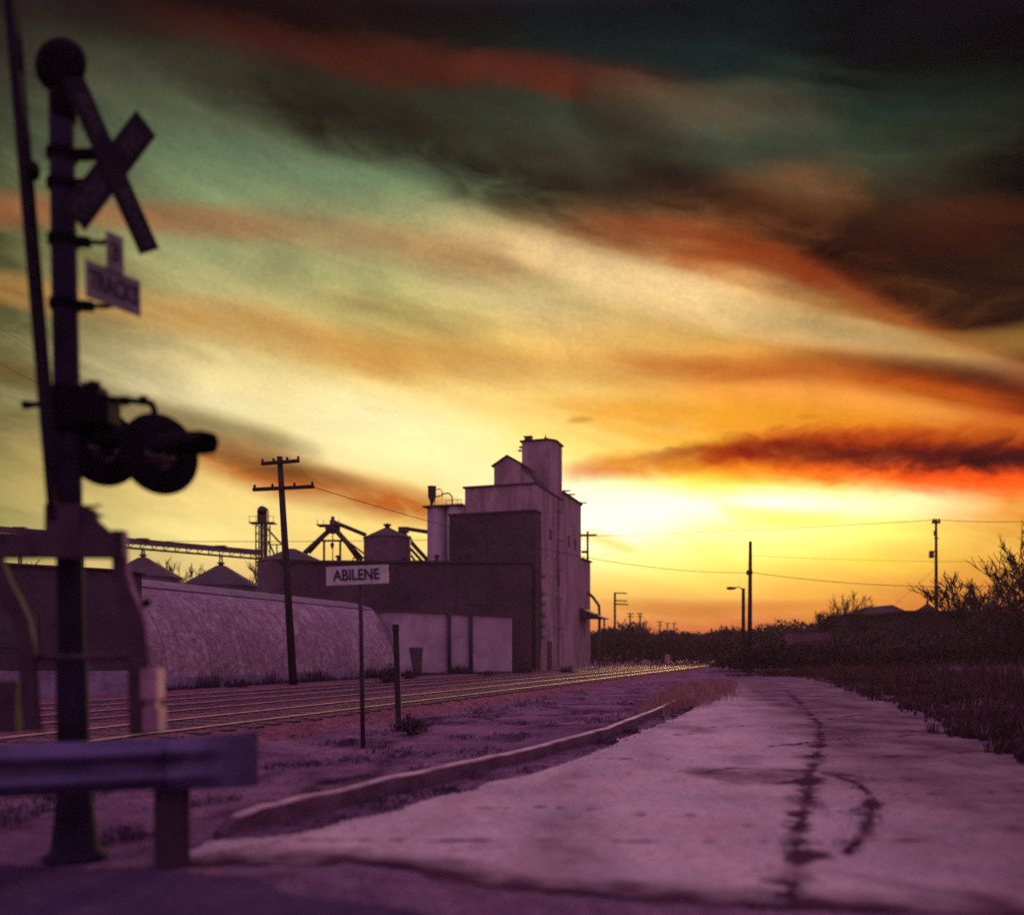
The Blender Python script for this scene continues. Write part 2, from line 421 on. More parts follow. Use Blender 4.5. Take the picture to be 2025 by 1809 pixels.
# ================================================================== materials
def mat(name, col, col2=None, rough=0.85, metal=0.0, scale=3.0, fine=40.0, bump=0.15, spec=0.3, stretch=(1,1,1), wave=None, speck=0.0):
    m = bpy.data.materials.new(name); m.use_nodes = True
    nt = m.node_tree; nt.nodes.clear(); q = G(nt)
    geo = q.n('ShaderNodeTexCoord')
    mp = q.n('ShaderNodeMapping'); mp.inputs['Scale'].default_value = stretch
    nt.links.new(geo.outputs['Object'], mp.inputs[0])
    v = mp.outputs[0]
    a = q.noise(v, scale, 5, .6, .4)
    b = q.noise(v, fine, 4, .6)
    col2 = col2 or tuple(c*.55 for c in col)
    f = q.m('ADD', q.m('MULTIPLY', a, .75), q.m('MULTIPLY', b, .25))
    cc = q.mix(q.smooth(f, .38, .62), col2, col)
    if speck:
        sp = q.noise(v, fine*2.5, 2, .5)
        cc = q.mix(q.m('MULTIPLY', q.smooth(sp, .60, .70), speck), cc, tuple(min(1, c*1.9+.02) for c in col))
    h = b
    if wave:   # corrugated or boarded sheet: (direction, scale)
        wn = q.n('ShaderNodeTexWave', wave_type='BANDS', bands_direction=wave[0])
        nt.links.new(geo.outputs['Object'], wn.inputs[0]); wn.inputs['Scale'].default_value = wave[1]
        h = q.m('ADD', q.m('MULTIPLY', b, .4), wn.outputs['Fac'])
        cc = q.mix(q.m('MULTIPLY', wn.outputs['Fac'], .18), cc, col2)
    bp = q.n('ShaderNodeBump'); bp.inputs['Strength'].default_value = bump; bp.inputs['Distance'].default_value = .05
    q.put(bp.inputs['Height'], h)
    p = q.n('ShaderNodeBsdfPrincipled')
    q.put(p.inputs['Base Color'], cc)
    p.inputs['Metallic'].default_value = metal
    q.put(p.inputs['Roughness'], q.m('MULTIPLY_ADD', b, .25, rough - .12, clamp=True))
    p.inputs['Specular IOR Level'].default_value = spec
    nt.links.new(bp.outputs[0], p.inputs['Normal'])
    o = q.n('ShaderNodeOutputMaterial'); nt.links.new(p.outputs[0], o.inputs[0])
    return m

M = dict(
    concrete = mat('elevator_concrete', (.36,.245,.265), (.19,.125,.145), .9, scale=1.3, fine=16, bump=.3, speck=.4, stretch=(1,1,.22)),
    bin_wall = mat('bin_wall', (.33,.24,.28), (.19,.13,.165), .8, scale=.6, fine=10, stretch=(1,1,.4)),
    dark_sheet = mat('dark_sheet', (.068,.037,.050), (.036,.019,.028), .8, scale=.5, fine=8, bump=.3, wave=('X', 2.2)),
    dark_wall = mat('dark_wall', (.088,.048,.066), (.046,.024,.036), .85, scale=.3, fine=8, bump=.3, wave=('X', 1.6)),
    shed_wall = mat('shed_wall', (.42,.31,.37), (.28,.20,.26), .8, scale=.7, fine=22, bump=.4, speck=.5, wave=('X', 3.0)),
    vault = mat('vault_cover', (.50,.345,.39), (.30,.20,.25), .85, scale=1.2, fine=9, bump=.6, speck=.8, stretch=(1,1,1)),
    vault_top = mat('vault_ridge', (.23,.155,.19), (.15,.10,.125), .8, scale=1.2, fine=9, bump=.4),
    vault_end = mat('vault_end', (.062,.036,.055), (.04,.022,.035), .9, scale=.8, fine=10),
    pale_band = mat('pale_band', (.24,.175,.26), (.13,.09,.15), .9, scale=1.5, fine=12),
    steel_dark = mat('steel_dark', (.075,.045,.055), (.045,.027,.035), .7, .1, scale=4, fine=30),
    tank = mat('bin_sheet', (.15,.09,.11), (.09,.054,.07), .7, .1, scale=1, fine=10, bump=.4, wave=('Z', 2.5)),
    wood = mat('pole_wood', (.035,.02,.022), (.018,.01,.012), .9, scale=3, fine=25, stretch=(1,1,.15), bump=.4),
    timber = mat('post_timber', (.055,.03,.05), (.025,.014,.026), .9, scale=4, fine=30, stretch=(1,1,.12), bump=.6),
    mast = mat('mast_paint', (.022,.014,.034), (.013,.009,.02), .9, .0, scale=5, fine=50, bump=.1, spec=.08),
    black = mat('signal_black', (.008,.005,.010), (.005,.003,.006), .9, scale=6, fine=40, bump=.05, spec=.06),
    arm_paint = mat('gate_arm_paint', (.016,.011,.020), (.010,.007,.012), .85, scale=3, fine=30, bump=.1, spec=.08),
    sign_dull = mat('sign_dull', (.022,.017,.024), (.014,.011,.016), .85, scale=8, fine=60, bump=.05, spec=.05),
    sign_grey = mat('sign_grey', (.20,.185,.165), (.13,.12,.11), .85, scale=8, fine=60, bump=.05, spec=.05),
    sign_white = mat('sign_white', (.50,.46,.46), (.36,.32,.34), .6, scale=6, fine=50, bump=.05),
    letter = mat('lettering_black', (.018,.011,.02), (.01,.007,.012), .6, scale=8, fine=60, bump=0),
    weight = mat('counterweight_paint', (.34,.19,.24), (.20,.11,.15), .7, scale=5, fine=40, bump=.2, speck=.4),
    weight_dark = mat('gate_arm_steel', (.058,.026,.044), (.028,.013,.024), .8, scale=4, fine=40, bump=.2),
    guard = mat('guardrail_zinc', (.10,.07,.165), (.05,.036,.095), .62, .2, scale=3.5, fine=30, bump=.12),
    rail_side = mat('rail_rust', (.13,.045,.055), (.07,.024,.032), .85, scale=6, fine=40),
    sleeper = mat('sleeper_wood', (.05,.022,.03), (.03,.013,.018), .95, scale=4, fine=30, stretch=(.2,1,1)),
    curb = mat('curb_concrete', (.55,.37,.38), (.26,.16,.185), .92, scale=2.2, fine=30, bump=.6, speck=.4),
    curb_face = mat('curb_shaded_face', (.13,.065,.10), (.07,.033,.055), .95, scale=3, fine=30, bump=.6, speck=.3),  # shade on the curb's side painted in as a darker colour
    house = mat('house_siding', (.03,.012,.02), (.018,.008,.013), .9, scale=.6, fine=8, bump=.3, wave=('Z', 2.5)),
    roof = mat('roof_shingle', (.055,.022,.034), (.03,.013,.02), .9, scale=.8, fine=12, bump=.4, wave=('Z', 3.0)),
    pale_trailer = mat('trailer_sheet', (.13,.055,.085), (.09,.04,.06), .8, scale=1, fine=10, wave=('X', 2.0)),
    pale_box = mat('pale_box', (.42,.24,.28), (.3,.17,.2), .7, scale=3, fine=20),
    bark = mat('bark', (.035,.014,.012), (.02,.008,.008), .95, scale=3, fine=20, bump=.3),
    twig = mat('thicket_twigs', (.060,.024,.034), (.028,.011,.018), .95, scale=1.2, fine=6, bump=0),
    grass_dry = mat('dry_grass', (.36,.20,.18), (.20,.095,.09), .9, scale=2.0, fine=12, bump=0),
    grass_dark = mat('dark_weeds', (.085,.027,.034), (.018,.006,.010), .9, scale=.7, fine=5, bump=0),
    weed = mat('weed_leaf', (.045,.018,.035), (.02,.009,.018), .9, scale=4, fine=20, bump=0),
    stone = mat('stone', (.17,.10,.15), (.09,.045,.08), .9, scale=2, fine=20, bump=.3),
    glass = mat('window_glass', (.02,.012,.02), (.015,.01,.015), .2, scale=2, fine=8, bump=0, spec=.5),
    wire = mat('wire', (.03,.015,.015), (.03,.015,.015), .8, bump=0),
)
def vault_mat():
    m = bpy.data.materials.new('rough_vault'); m.use_nodes = True
    nt = m.node_tree; nt.nodes.clear(); q = G(nt)
    t = q.n('ShaderNodeTexCoord'); v = t.outputs['Object']
    vo = q.n('ShaderNodeTexVoronoi'); nt.links.new(v, vo.inputs['Vector']); vo.inputs['Scale'].default_value = 3.2; vo.inputs['Randomness'].default_value = 1
    n1 = q.noise(v, .7, 5, .65, .6); n2 = q.noise(v, 6, 5, .7, .3); n3 = q.noise(v, 22, 3, .6)
    cc = q.mix(q.smooth(n1, .38, .62), (.34,.225,.275), (.56,.40,.43))
    cc = q.mix(q.m('MULTIPLY', q.smooth(vo.outputs['Distance'], .25, .55), .55), cc, (.25,.16,.205))
    cc = q.mix(q.m('MULTIPLY', q.smooth(n2, .52, .68), .6), cc, (.66,.50,.52))
    cc = q.mix(q.m('MULTIPLY', q.smooth(n2, .46, .34), .6), cc, (.20,.12,.165))
    cc = q.mix(q.m('MULTIPLY', q.smooth(n3, .60, .70), .8), cc, (.85,.68,.70))
    cc = q.mix(q.m('MULTIPLY', q.smooth(n3, .40, .32), .7), cc, (.12,.07,.10))
    bp = q.n('ShaderNodeBump'); bp.inputs['Strength'].default_value = .9; bp.inputs['Distance'].default_value = .12
    q.put(bp.inputs['Height'], q.m('SUBTRACT', q.m('ADD', n2, n3), vo.outputs['Distance']))
    p = q.n('ShaderNodeBsdfPrincipled'); q.put(p.inputs['Base Color'], cc); p.inputs['Roughness'].default_value = .9; p.inputs['Specular IOR Level'].default_value = .05
    nt.links.new(bp.outputs[0], p.inputs['Normal'])
    o = q.n('ShaderNodeOutputMaterial'); nt.links.new(p.outputs[0], o.inputs[0])
    return m
M['vault'] = vault_mat()
def rail_top_mat():
    m = bpy.data.materials.new('rail_head_polished'); m.use_nodes = True
    p = m.node_tree.nodes['Principled BSDF']
    q = G(m.node_tree)
    t = q.n('ShaderNodeTexCoord')
    f = q.noise(t.outputs['Object'], 3, 3)
    q.put(p.inputs['Base Color'], q.mix(f, (.55,.36,.30), (.85,.62,.48)))
    q.put(p.inputs['Roughness'], q.m('MULTIPLY_ADD', f, .12, .46))
    p.inputs['Metallic'].default_value = 1
    return m
M['rail_top'] = rail_top_mat()
M['rail_dull'] = mat('rail_head_dull', (.55,.33,.34), (.36,.2,.22), .5, .5, scale=3, fine=30, bump=.05)

# ================================================================== ground, with real relief near the viewer
import numpy as np
from mathutils import noise as mn

def pnoise(x, y, s, o=0.0): return mn.noise(Vector((x*s + o, y*s - o, o)))
def fbm(x, y, s, o=0.0): return mn.fractal(Vector((x*s + o, y*s - o, o)), 0.9, 2.1, 4)

def seg_d(x, y, pts):
    best = 1e9; tt = 0
    for i in range(len(pts)-1):
        ax, ay = pts[i][:2]; bx, by = pts[i+1][:2]
        vx, vy = bx-ax, by-ay
        t = max(0, min(1, ((x-ax)*vx+(y-ay)*vy)/(vx*vx+vy*vy+1e-9)))
        d = math.hypot(x-ax-vx*t, y-ay-vy*t)
        if d < best: best = d; tt = i+t
    return best, tt

TS = .34                                   # track slope dx/dy
TD = Vector((TS, 1, 0)).normalized()
TN = Vector((TD.y, -TD.x, 0))              # to the right of the track
R0 = Vector((-10.84 + .34*11.8, 11.8, 0))  # a point on the bright rail
def off_track(x, y): return (Vector((x, y, 0)) - R0).dot(TN)

def in_poly(x, y, P):
    c = False; n = len(P); j = n-1
    for i in range(n):
        if (P[i][1] > y) != (P[j][1] > y) and x < (P[j][0]-P[i][0])*(y-P[i][1])/(P[j][1]-P[i][1]) + P[i][0]: c = not c
        j = i
    return c

def surf_mat(name, c_a, c_b, c_dirt, c_light, rough=.92, fine=30, bump=.6, speck=.6):
    m = bpy.data.materials.new(name); m.use_nodes = True
    nt = m.node_tree; nt.nodes.clear(); q = G(nt)
    t = q.n('ShaderNodeTexCoord'); v = t.outputs['Object']
    at_ = q.n('ShaderNodeAttribute', attribute_name='dirt')
    big = q.noise(v, .55, 5, .6, .5)
    mid = q.noise(v, 3.2, 5, .65, .3)
    sm = q.noise(v, fine, 4, .7)
    cc = q.mix(q.smooth(big, .35, .65), c_a, c_b)
    hue = q.noise(v, 1.1, 4, .6, .8)
    cc = q.mix(q.m('MULTIPLY', q.smooth(hue, .50, .70), .45), cc, tuple(a*b for a, b in zip(c_a, (.72, .92, 1.08))))
    cc = q.mix(q.m('MULTIPLY', q.smooth(hue, .48, .32), .30), cc, tuple(a*b for a, b in zip(c_a, (1.02, .74, .86))))
    cc = q.mix(q.m('MULTIPLY', q.smooth(mid, .5, .72), .55), cc, c_light)
    cc = q.mix(q.m('MULTIPLY', q.smooth(mid, .46, .30), .35), cc, c_dirt)
    peb = q.noise(v, 11, 4, .75, .2)
    cc = q.mix(q.m('MULTIPLY', q.smooth(peb, .47, .33), .6), cc, tuple(x*.45 for x in c_a))
    cc = q.mix(q.m('MULTIPLY', q.smooth(peb, .56, .68), .5), cc, tuple(min(1, x*1.25) for x in c_light))
    grit = q.noise(v, fine*2.7, 3, .7)
    cc = q.mix(q.m('MULTIPLY', q.smooth(sm, .46, .30), .85), cc, tuple(x*.40 for x in c_a))
    cc = q.mix(q.m('MULTIPLY', q.smooth(grit, .45, .32), .6), cc, tuple(x*.45 for x in c_a))
    cc = q.mix(q.m('MULTIPLY', q.smooth(grit, .58, .70), .5), cc, tuple(min(1, x*1.5) for x in c_light))
    cc = q.mix(q.m('MULTIPLY', q.smooth(sm, .60, .72), speck), cc, tuple(min(1, x*1.8) for x in c_light))
    d = q.m('ADD', at_.outputs['Fac'], q.m('MULTIPLY', q.m('SUBTRACT', mid, .5), .45))
    cc = q.mix(q.smooth(d, .10, .85), cc, c_dirt)
    bp = q.n('ShaderNodeBump'); bp.inputs['Strength'].default_value = bump; bp.inputs['Distance'].default_value = .03
    q.put(bp.inputs['Height'], q.m('ADD', sm, q.m('MULTIPLY', mid, .6)))
    p = q.n('ShaderNodeBsdfPrincipled')
    q.put(p.inputs['Base Color'], cc); p.inputs['Roughness'].default_value = rough
    p.inputs['Specular IOR Level'].default_value = 0.0
    nt.links.new(bp.outputs[0], p.inputs['Normal'])
    o = q.n('ShaderNodeOutputMaterial'); nt.links.new(p.outputs[0], o.inputs[0])
    return m

def sheet(name, ys, us, height, keep, dirt, m):
    vs = []; idx = {}; fs = []; dd = []
    for j, y in enumerate(ys):
        for i, u in enumerate(us):
            x = u*y
            idx[(i, j)] = len(vs)
            vs.append((x, y, height(x, y)))
            dd.append(dirt(x, y))
    for j in range(len(ys)-1):
        for i in range(len(us)-1):
            if keep:
                cx = (us[i]+us[i+1])/2*(ys[j]+ys[j+1])/2; cy = (ys[j]+ys[j+1])/2
                if not keep(cx, cy): continue
            fs.append((idx[(i,j)], idx[(i+1,j)], idx[(i+1,j+1)], idx[(i,j+1)]))
    me = bpy.data.meshes.new(name)
    me.from_pydata(vs, [], fs)
    at_ = me.attributes.new('dirt', 'FLOAT', 'POINT')
    at_.data.foreach_set('value', dd)
    me.polygons.foreach_set('use_smooth', [True]*len(fs))
    bm = bmesh.new(); bm.from_mesh(me)
    bmesh.ops.delete(bm, geom=[v for v in bm.verts if not v.link_faces], context='VERTS')
    bm.to_mesh(me); bm.free()
    me.materials.append(m)
    o = bpy.data.objects.new(name, me); COL.objects.link(o)
    return o

def geom(a, b, n): return [a*(b/a)**(i/n) for i in range(n+1)]
def linr(a, b, n): return [a+(b-a)*i/n for i in range(n+1)]

pave_px = [(350,1702),(420,1668),(500,1660),(650,1640),(780,1605),(900,1570),(1050,1532),(1160,1495),(1260,1450),(1340,1420),(1410,1378),(1440,1352),(1500,1340),(1600,1345),(1700,1372),(1800,1405),(1900,1452),(2000,1492),(2120,1530),(2400,1700),(2300,1830),(1600,1800),(1300,1786),(1050,1764),(900,1742),(820,1722),(700,1706),(560,1712),(470,1704),(380,1714)]
PAVE = [tuple(gnd(*p))[:2] for p in pave_px]
cracks = [  # polyline in px, half width in metres
 ([(1555,1365),(1585,1395),(1618,1430),(1625,1470),(1612,1500),(1606,1530),(1600,1560),(1590,1600),(1572,1650),(1580,1700),(1568,1745),(1560,1800)], .13),
 ([(1640,1535),(1690,1548),(1720,1572),(1724,1612),(1708,1650),(1680,1690)], .075),
 ([(380,1697),(480,1680),(560,1664),(850,1666),(1100,1664),(1300,1668),(1480,1666),(1600,1670),(1800,1664),(2100,1659)], .022),
 ([(1370,1532),(1450,1520),(1540,1524),(1620,1528),(1760,1545)], .10),
 ([(1400,1538),(1470,1552),(1540,1552),(1610,1540)], .10),
 ([(1620,1384),(1700,1368),(1790,1362)], .07), ([(1430,1378),(1530,1376),(1620,1390)], .06),
 ([(1630,1424),(1700,1414),(1800,1408)], .06), ([(1520,1478),(1600,1470),(1700,1456),(1860,1442),(1960,1440)], .07),
 ([(1640,1466),(1760,1458),(1900,1446)], .05), ([(1720,1500),(1850,1492),(2100,1478)], .045), ([(1380,1440),(1480,1436),(1600,1444)], .03), ([(1640,1580),(1800,1572),(2060,1566)], .03), ([(900,1602),(1060,1598),(1200,1604)], .018),
 ([(1110,1532),(1180,1536),(1260,1532)], .02), ([(1020,1480),(1100,1516)], .03),
 ([(1050,1500),(1300,1502),(1400,1508)], .012), ([(1600,1600),(1650,1610),(1700,1600)], .03),
]
CR = [([tuple(gnd(*p))[:2] for p in pts], w) for pts, w in cracks]
spots = [(1340,1454,.09),(1366,1452,.08),(1266,1613,.055),(1366,1616,.045),(1481,1636,.05),(1710,1612,.16),(1400,1530,.26),(1450,1536,.34),(1510,1538,.36),(1570,1536,.34),(1620,1456,.30),(1610,1500,.28),(1700,1545,.2),(1585,1585,.2),(1576,1738,.12)]
SP = [(*tuple(gnd(a, b))[:2], r) for a, b, r in spots]
NEARE = PAVE[20:] 
def pave_dirt_vignette(x, y):
    v = 0.0
    wob = .25 + 1.5*abs(pnoise(x, y, 1.7, 4.0)) + .5*pnoise(x, y, 8, 2.0)
    fade = .80 + .6*pnoise(x, y, 1.6, 21.)
    for pts, w in CR:
        d, t = seg_d(x + .05*pnoise(x, y, 5, 1.), y + .05*pnoise(x, y, 5, 8.), pts)
        ww = w*wob*1.6
        ww = max(ww, .012)
        if d < ww*2: v = max(v, (1.0 - .5*(d/ww)**1.4)*min(1, max(.2, fade)))
    de, t = seg_d(x, y, NEARE)
    if de < .55: v = max(v, .85*(1-de/.55)**.8 + .3*pnoise(x, y, 4, 2.))
    for sx, sy, r in SP:
        d = math.hypot((x-sx), (y-sy)*.6)/r + .5*pnoise(x, y, 3.1/r*.3, 3.) + .35*pnoise(x, y, 9, 7.)
        if d < 1.9: v = max(v, .60 - .22*d*d)
    # vignette darkening at far right put into the colour; soil drifted over near margins
    v = max(v, .60*min(1, max(0, (x - 1.0 - .20*(y-5))/2.4)) + .14*fbm(x, y, .9, 5.) )
    v = max(v, .24 + .28*fbm(x, y*.6, 1.1, 15.))
    v = max(v, .62 - .55*max(0, y - 4.6 - .5*pnoise(x, y, .9, 9.)) + .35*pnoise(x,y,2.1,3.)) if y < 6.0 else v
    return v
def pave_h(x, y): return .02 + .006*fbm(x, y, .6, 2.) - .012*min(1, max(0, pave_dirt_vignette(x, y)))
def keep_pave(x, y): return in_poly(x + .10*pnoise(x, y, 1.8, 6.) + .04*pnoise(x, y, 7, 1.), y + .14*pnoise(x, y, 1.5, 12.), PAVE)

M['pave'] = surf_mat('old_concrete', (.50,.37,.385), (.40,.29,.32), (.066,.024,.042), (.58,.44,.44))
M['soil'] = surf_mat('purple_soil', (.23,.12,.19), (.14,.068,.135), (.040,.016,.036), (.32,.20,.25), fine=45, bump=.9, speck=.5)
M['asphalt'] = surf_mat('asphalt', (.085,.048,.10), (.06,.034,.078), (.03,.015,.036), (.11,.065,.12), fine=45, speck=.3)
M['ballast'] = surf_mat('ballast', (.22,.085,.105), (.16,.06,.082), (.07,.024,.04), (.34,.17,.19), fine=22, bump=1.0, speck=.6)

def soil_h(x, y):
    o = off_track(x, y)
    h = .015*fbm(x, y, 1.1, 3.) + .008*pnoise(x, y, 7, 2.)
    if y < 60: h += .05*max(0, fbm(x, y, .35, 7.))*(1 if y > 6 else .3)
    # weedy bank rising towards the right
    e = x - (2.6 + .34*(y-3.5))
    if y > 9 and e > 1.5: h += min(.55, .10*(e-1.5))
    if in_poly(x, y, PAVE) : h = min(h, 0.0) - .006
    return h
def soil_dirt(x, y):
    v = .35 + .5*fbm(x, y, .8, 1.) + .3*pnoise(x, y, 3.5, 4.)
    if -2.6 < x < 2.5 and 7 < y < 20:
        v += .35*max(0, 1-abs(math.sin(off_track(x, y)*1.7+pnoise(x,y,.7,2.)*2))*2.2)
    return v - .1
ground = sheet('ground', geom(2.2, 80, 190)+geom(90, 3500, 16), linr(-1.0, 1.0, 230), soil_h, None, soil_dirt, M['soil'])
tag(ground, kind='structure')
far = MB().add([(-3500,-800,-.12),(3500,-800,-.12),(3500,2.3,-.12),(-3500,2.3,-.12)], [(0,1,2,3)]).build('ground_behind', M['soil'])
tag(far, kind='structure')
pave = sheet('pavement', geom(4.2, 62, 330), linr(-.45, .72, 420), pave_h, keep_pave, pave_dirt_vignette, M['pave'])
tag(pave, kind='structure')
road_px = [(-1500,1716),(0,1716),(200,1722),(380,1730),(560,1760),(760,1800),(900,1860),(900,2300),(-1500,2300)]
ROAD = [tuple(gnd(*p))[:2] for p in road_px]
road = sheet('road', geom(2.25, 6.2, 120), linr(-1.0, .1, 200), lambda x, y: .024 + .004*fbm(x, y, 1, 1.), lambda x, y: in_poly(x + .2*pnoise(x, y, 1.4, 8.), y + .12*pnoise(x, y, 2.1, 3.) + .04*pnoise(x, y, 9, 3.), ROAD),
             lambda x, y: .25 + .5*fbm(x, y, .9, 3.), M['asphalt'])
tag(road, kind='structure')

# ballast bed of the three tracks
def bed_h(o):
    if o > 2.6 or o < -9.5: return -.1
    return .178 if -8.5 < o < 2.0 else (.178 - .40*(o-2.0) if o >= 2.0 else .178 - .28*(-8.5-o))
bm_ = MB(); N = 160
offs = [-9.5,-8.5,-7.6,-6.8,-5.9,-5.0,-4.2,-3.4,-2.6,-1.8,-1.0,-.4,.3,1.0,1.6,2.1,2.6]
vs = []
for i in range(N+1):
    s = -22 + 200*(i/N)**1.6
    for o in offs:
        p = R0 + TD*s + TN*o
        vs.append((p.x, p.y, bed_h(o) + .012*fbm(p.x, p.y, 2, 5.)))
k = len(offs)
bm_.add(vs, [(i*k+j, i*k+j+1, (i+1)*k+j+1, (i+1)*k+j) for i in range(N) for j in range(k-1)], True)
bed = bm_.build('ballast_bed', M['ballast'])
tag(bed, kind='structure')

# ------------------------------------------------------------------ three tracks
def track(o_near, o_far, label, top, s0=-21, s1=125):
    root = empty('railway_track', R0 + TD*10 + TN*((o_near+o_far)/2))
    tag(root, label, 'railway track', 'railway tracks beside the grain elevator')
    inv = -root.location
    L = 24
    def rail(o):
        base = MB(); head = MB()
        prof = [(-.07,0),(.07,0),(.07,.02),(.012,.04),(.012,.105),(.036,.115),(.036,.148),(-.036,.148),(-.036,.115),(-.012,.105),(-.012,.04),(-.07,.02)]
        n = len(prof); vs = []
        for i in range(L+1):
            p = R0 + TD*(s0+(s1-s0)*i/L) + TN*o + inv
            vs += [(p.x+TN.x*a, p.y+TN.y*a, .06+b) for a, b in prof]
        base.add(vs, [(i*n+j, i*n+(j+1)%n, (i+1)*n+(j+1)%n, (i+1)*n+j) for i in range(L) for j in range(n)] + [tuple(range(n)), tuple(L*n+j for j in range(n))])
        r = base.build('rail', M['rail_side'], root)
        vs = []
        hp = [(-.038,.148),(.038,.148),(.036,.156),(.018,.1595),(-.018,.1595),(-.036,.156)]
        m_ = len(hp)
        for i in range(L+1):
            p = R0 + TD*(s0+(s1-s0)*i/L) + TN*o + inv
            vs += [(p.x+TN.x*a, p.y+TN.y*a, .061+b) for a, b in hp]
        head.add(vs, [(i*m_+j, i*m_+(j+1)%m_, (i+1)*m_+(j+1)%m_, (i+1)*m_+j) for i in range(L) for j in range(m_)], True)
        head.build('rail_head', top, r)
    rail(o_near); rail(o_far)
    ties = MB(); s = s0
    mid = (o_near+o_far)/2
    while s < 90:
        c = R0 + TD*s + TN*(mid+random.uniform(-.05,.05)) + inv
        w = .12*random.uniform(.9,1.1)
        ties.obox((c.x, c.y, .138), TN*1.22, TD*w, (0,0,.05))
        s += .6
    t = ties.build('sleepers', M['sleeper'], root); tag(t, kind='stuff')
    return root
track(1.42, 0.0, 'nearest railway track, its left rail shining bright yellow', M['rail_top'])
track(-1.55, -2.98, 'middle railway track with dull rusty rails', M['rail_dull'])
track(-4.5, -5.93, 'farthest railway track, closest to the long vaulted store', M['rail_dull'])

# ------------------------------------------------------------------ concrete curb of the old platform
curb_px = [(440,1618),(470,1608),(520,1596),(640,1568),(860,1520),(1040,1482),(1200,1440),(1300,1402),(1350,1378),(1420,1350)]
CP = [gnd(px, py, .165) for px, py in curb_px]
cp2 = []
for i in range(len(CP)-1):
    n = max(2, int((CP[i+1]-CP[i]).length/.22))
    cp2 += [CP[i].lerp(CP[i+1], t/n) for t in range(n)]
cp2.append(CP[-1])
cv = MB(); vs = []
prof = [(.0,-.12),(.002,.09),(.0,.152),(-.010,.166),(-.075,.168),(-.086,.158),(-.09,-.12)]
for i, p in enumerate(cp2):
    d = (cp2[min(i+1,len(cp2)-1)]-cp2[max(0,i-1)]).normalized(); r = Vector((d.y,-d.x,0))
    for a, b in prof:
        j = .018*fbm(p.x+a, p.y+b, 2.2, 2.) + .008*pnoise(p.x, p.y+b, 11, 5.)
        drop = (.11, .06, .03, .015)[i] if i < 4 else 0
        vs.append((p.x+r.x*(a+j), p.y+r.y*(a+j), b-drop*(b > 0)+j))
n = len(prof)
cv.add(vs, [(i*n+j, i*n+j+1, (i+1)*n+j+1, (i+1)*n+j) for i in range(len(cp2)-1) for j in range(n-1)] + [tuple(range(n)), tuple((len(cp2)-1)*n+j for j in range(n))])
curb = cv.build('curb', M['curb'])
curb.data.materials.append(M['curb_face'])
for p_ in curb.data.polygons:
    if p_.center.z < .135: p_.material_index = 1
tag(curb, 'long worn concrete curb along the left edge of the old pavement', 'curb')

# ================================================================== guardrail in the near left corner
gr = empty('guardrail', (-3.0, 5.2, 0))
tag(gr, 'low corrugated metal guardrail with flared end piece in the near left corner', 'guardrail')
def loc(p, root): return Vector(p) - root.location
ga, gb, gc = Vector((-6.2, 3.75, 0)), Vector((-2.04, 5.50, 0)), Vector((-1.62, 5.66, 0))
gd = (gb-ga).normalized(); gn = Vector((gd.y, -gd.x, 0))      # gn looks towards the viewer
wprof = [(-.155,.0),(-.150,.012),(-.120,.018),(-.095,.075),(-.075,.083),(-.055,.075),(-.022,.008),(0,0),(.022,.008),(.055,.075),(.075,.083),(.095,.075),(.120,.018),(.150,.012),(.155,.0)]
beam = MB(); vs = []; NB = 20
for i in range(NB+1):
    p = ga.lerp(gb, i/NB)
    for z, d in wprof: vs.append(loc((p.x+gn.x*d, p.y+gn.y*d, .665+z), gr))
for i in range(NB+1):
    p = ga.lerp(gb, i/NB)
    for z, d in wprof: vs.append(loc((p.x+gn.x*(d-.006), p.y+gn.y*(d-.006), .665+z), gr))
n = len(wprof); o2 = (NB+1)*n
fs = [(i*n+j, i*n+j+1, (i+1)*n+j+1, (i+1)*n+j) for i in range(NB) for j in range(n-1)]
fs += [tuple(o2+q for q in reversed(f)) for f in fs]
fs += [(i*n+j, (i+1)*n+j, o2+(i+1)*n+j, o2+i*n+j) for i in range(NB) for j in (0, n-1)]
beam.add(vs, fs, True).build('beam', M['guard'], gr)
# flared terminal: flattens out and widens
term = MB(); vs = []; NTm = 14
for side in (0, .006):
    for i in range(NTm+1):
        t = i/NTm
        p = gb.lerp(gc, t) + Vector((gd.x, gd.y, 0))*(-.10*(1-t))
        k2 = max(0.0, 1 - t*1.5)
        bend = -.10*max(0, t-.72)**1.2*3.0
        for z, d in wprof:
            zz = z*(1+.13*t)
            dd = d*k2 + .094 + bend - side - .06*t
            vs.append(loc((p.x+gn.x*dd, p.y+gn.y*dd, .672+zz), gr))
n = len(wprof); o2 = (NTm+1)*n
fs = [(i*n+j, i*n+j+1, (i+1)*n+j+1, (i+1)*n+j) for i in range(NTm) for j in range(n-1)]
fs += [tuple(o2+q for q in reversed(f)) for f in fs]
fs += [(i*n+j, (i+1)*n+j, o2+(i+1)*n+j, o2+i*n+j) for i in range(NTm) for j in (0, n-1)]
fs += [(NTm*n+j, NTm*n+j+1, o2+NTm*n+j+1, o2+NTm*n+j) for j in range(n-1)]
term.add(vs, fs, True).build('end_piece', M['guard'], gr)
for c in (Vector((-2.16, 5.62, 0)), Vector((-4.35, 4.72, 0))):
    p = MB(); l = loc(c, gr)
    p.obox((l.x, l.y, .36), gd*.105, gn*.10, (0,0,.42))
    p.build('post', M['timber'], gr, bevel=.012)
for i in range(4):
    bolts = MB()
    q = gb - gd*(.05+.09*(i % 2)); z = .665 + (-.035, -.035, .035, .035)[i]
    q = q + gn*(.02 if False else .012)
    bolts.lathe(loc((q.x, q.y, z), gr), [(0,.02),(.014,.018),(.018,.0)], 10, gn)
    bolts.build('bolt', M['steel_dark'], gr)

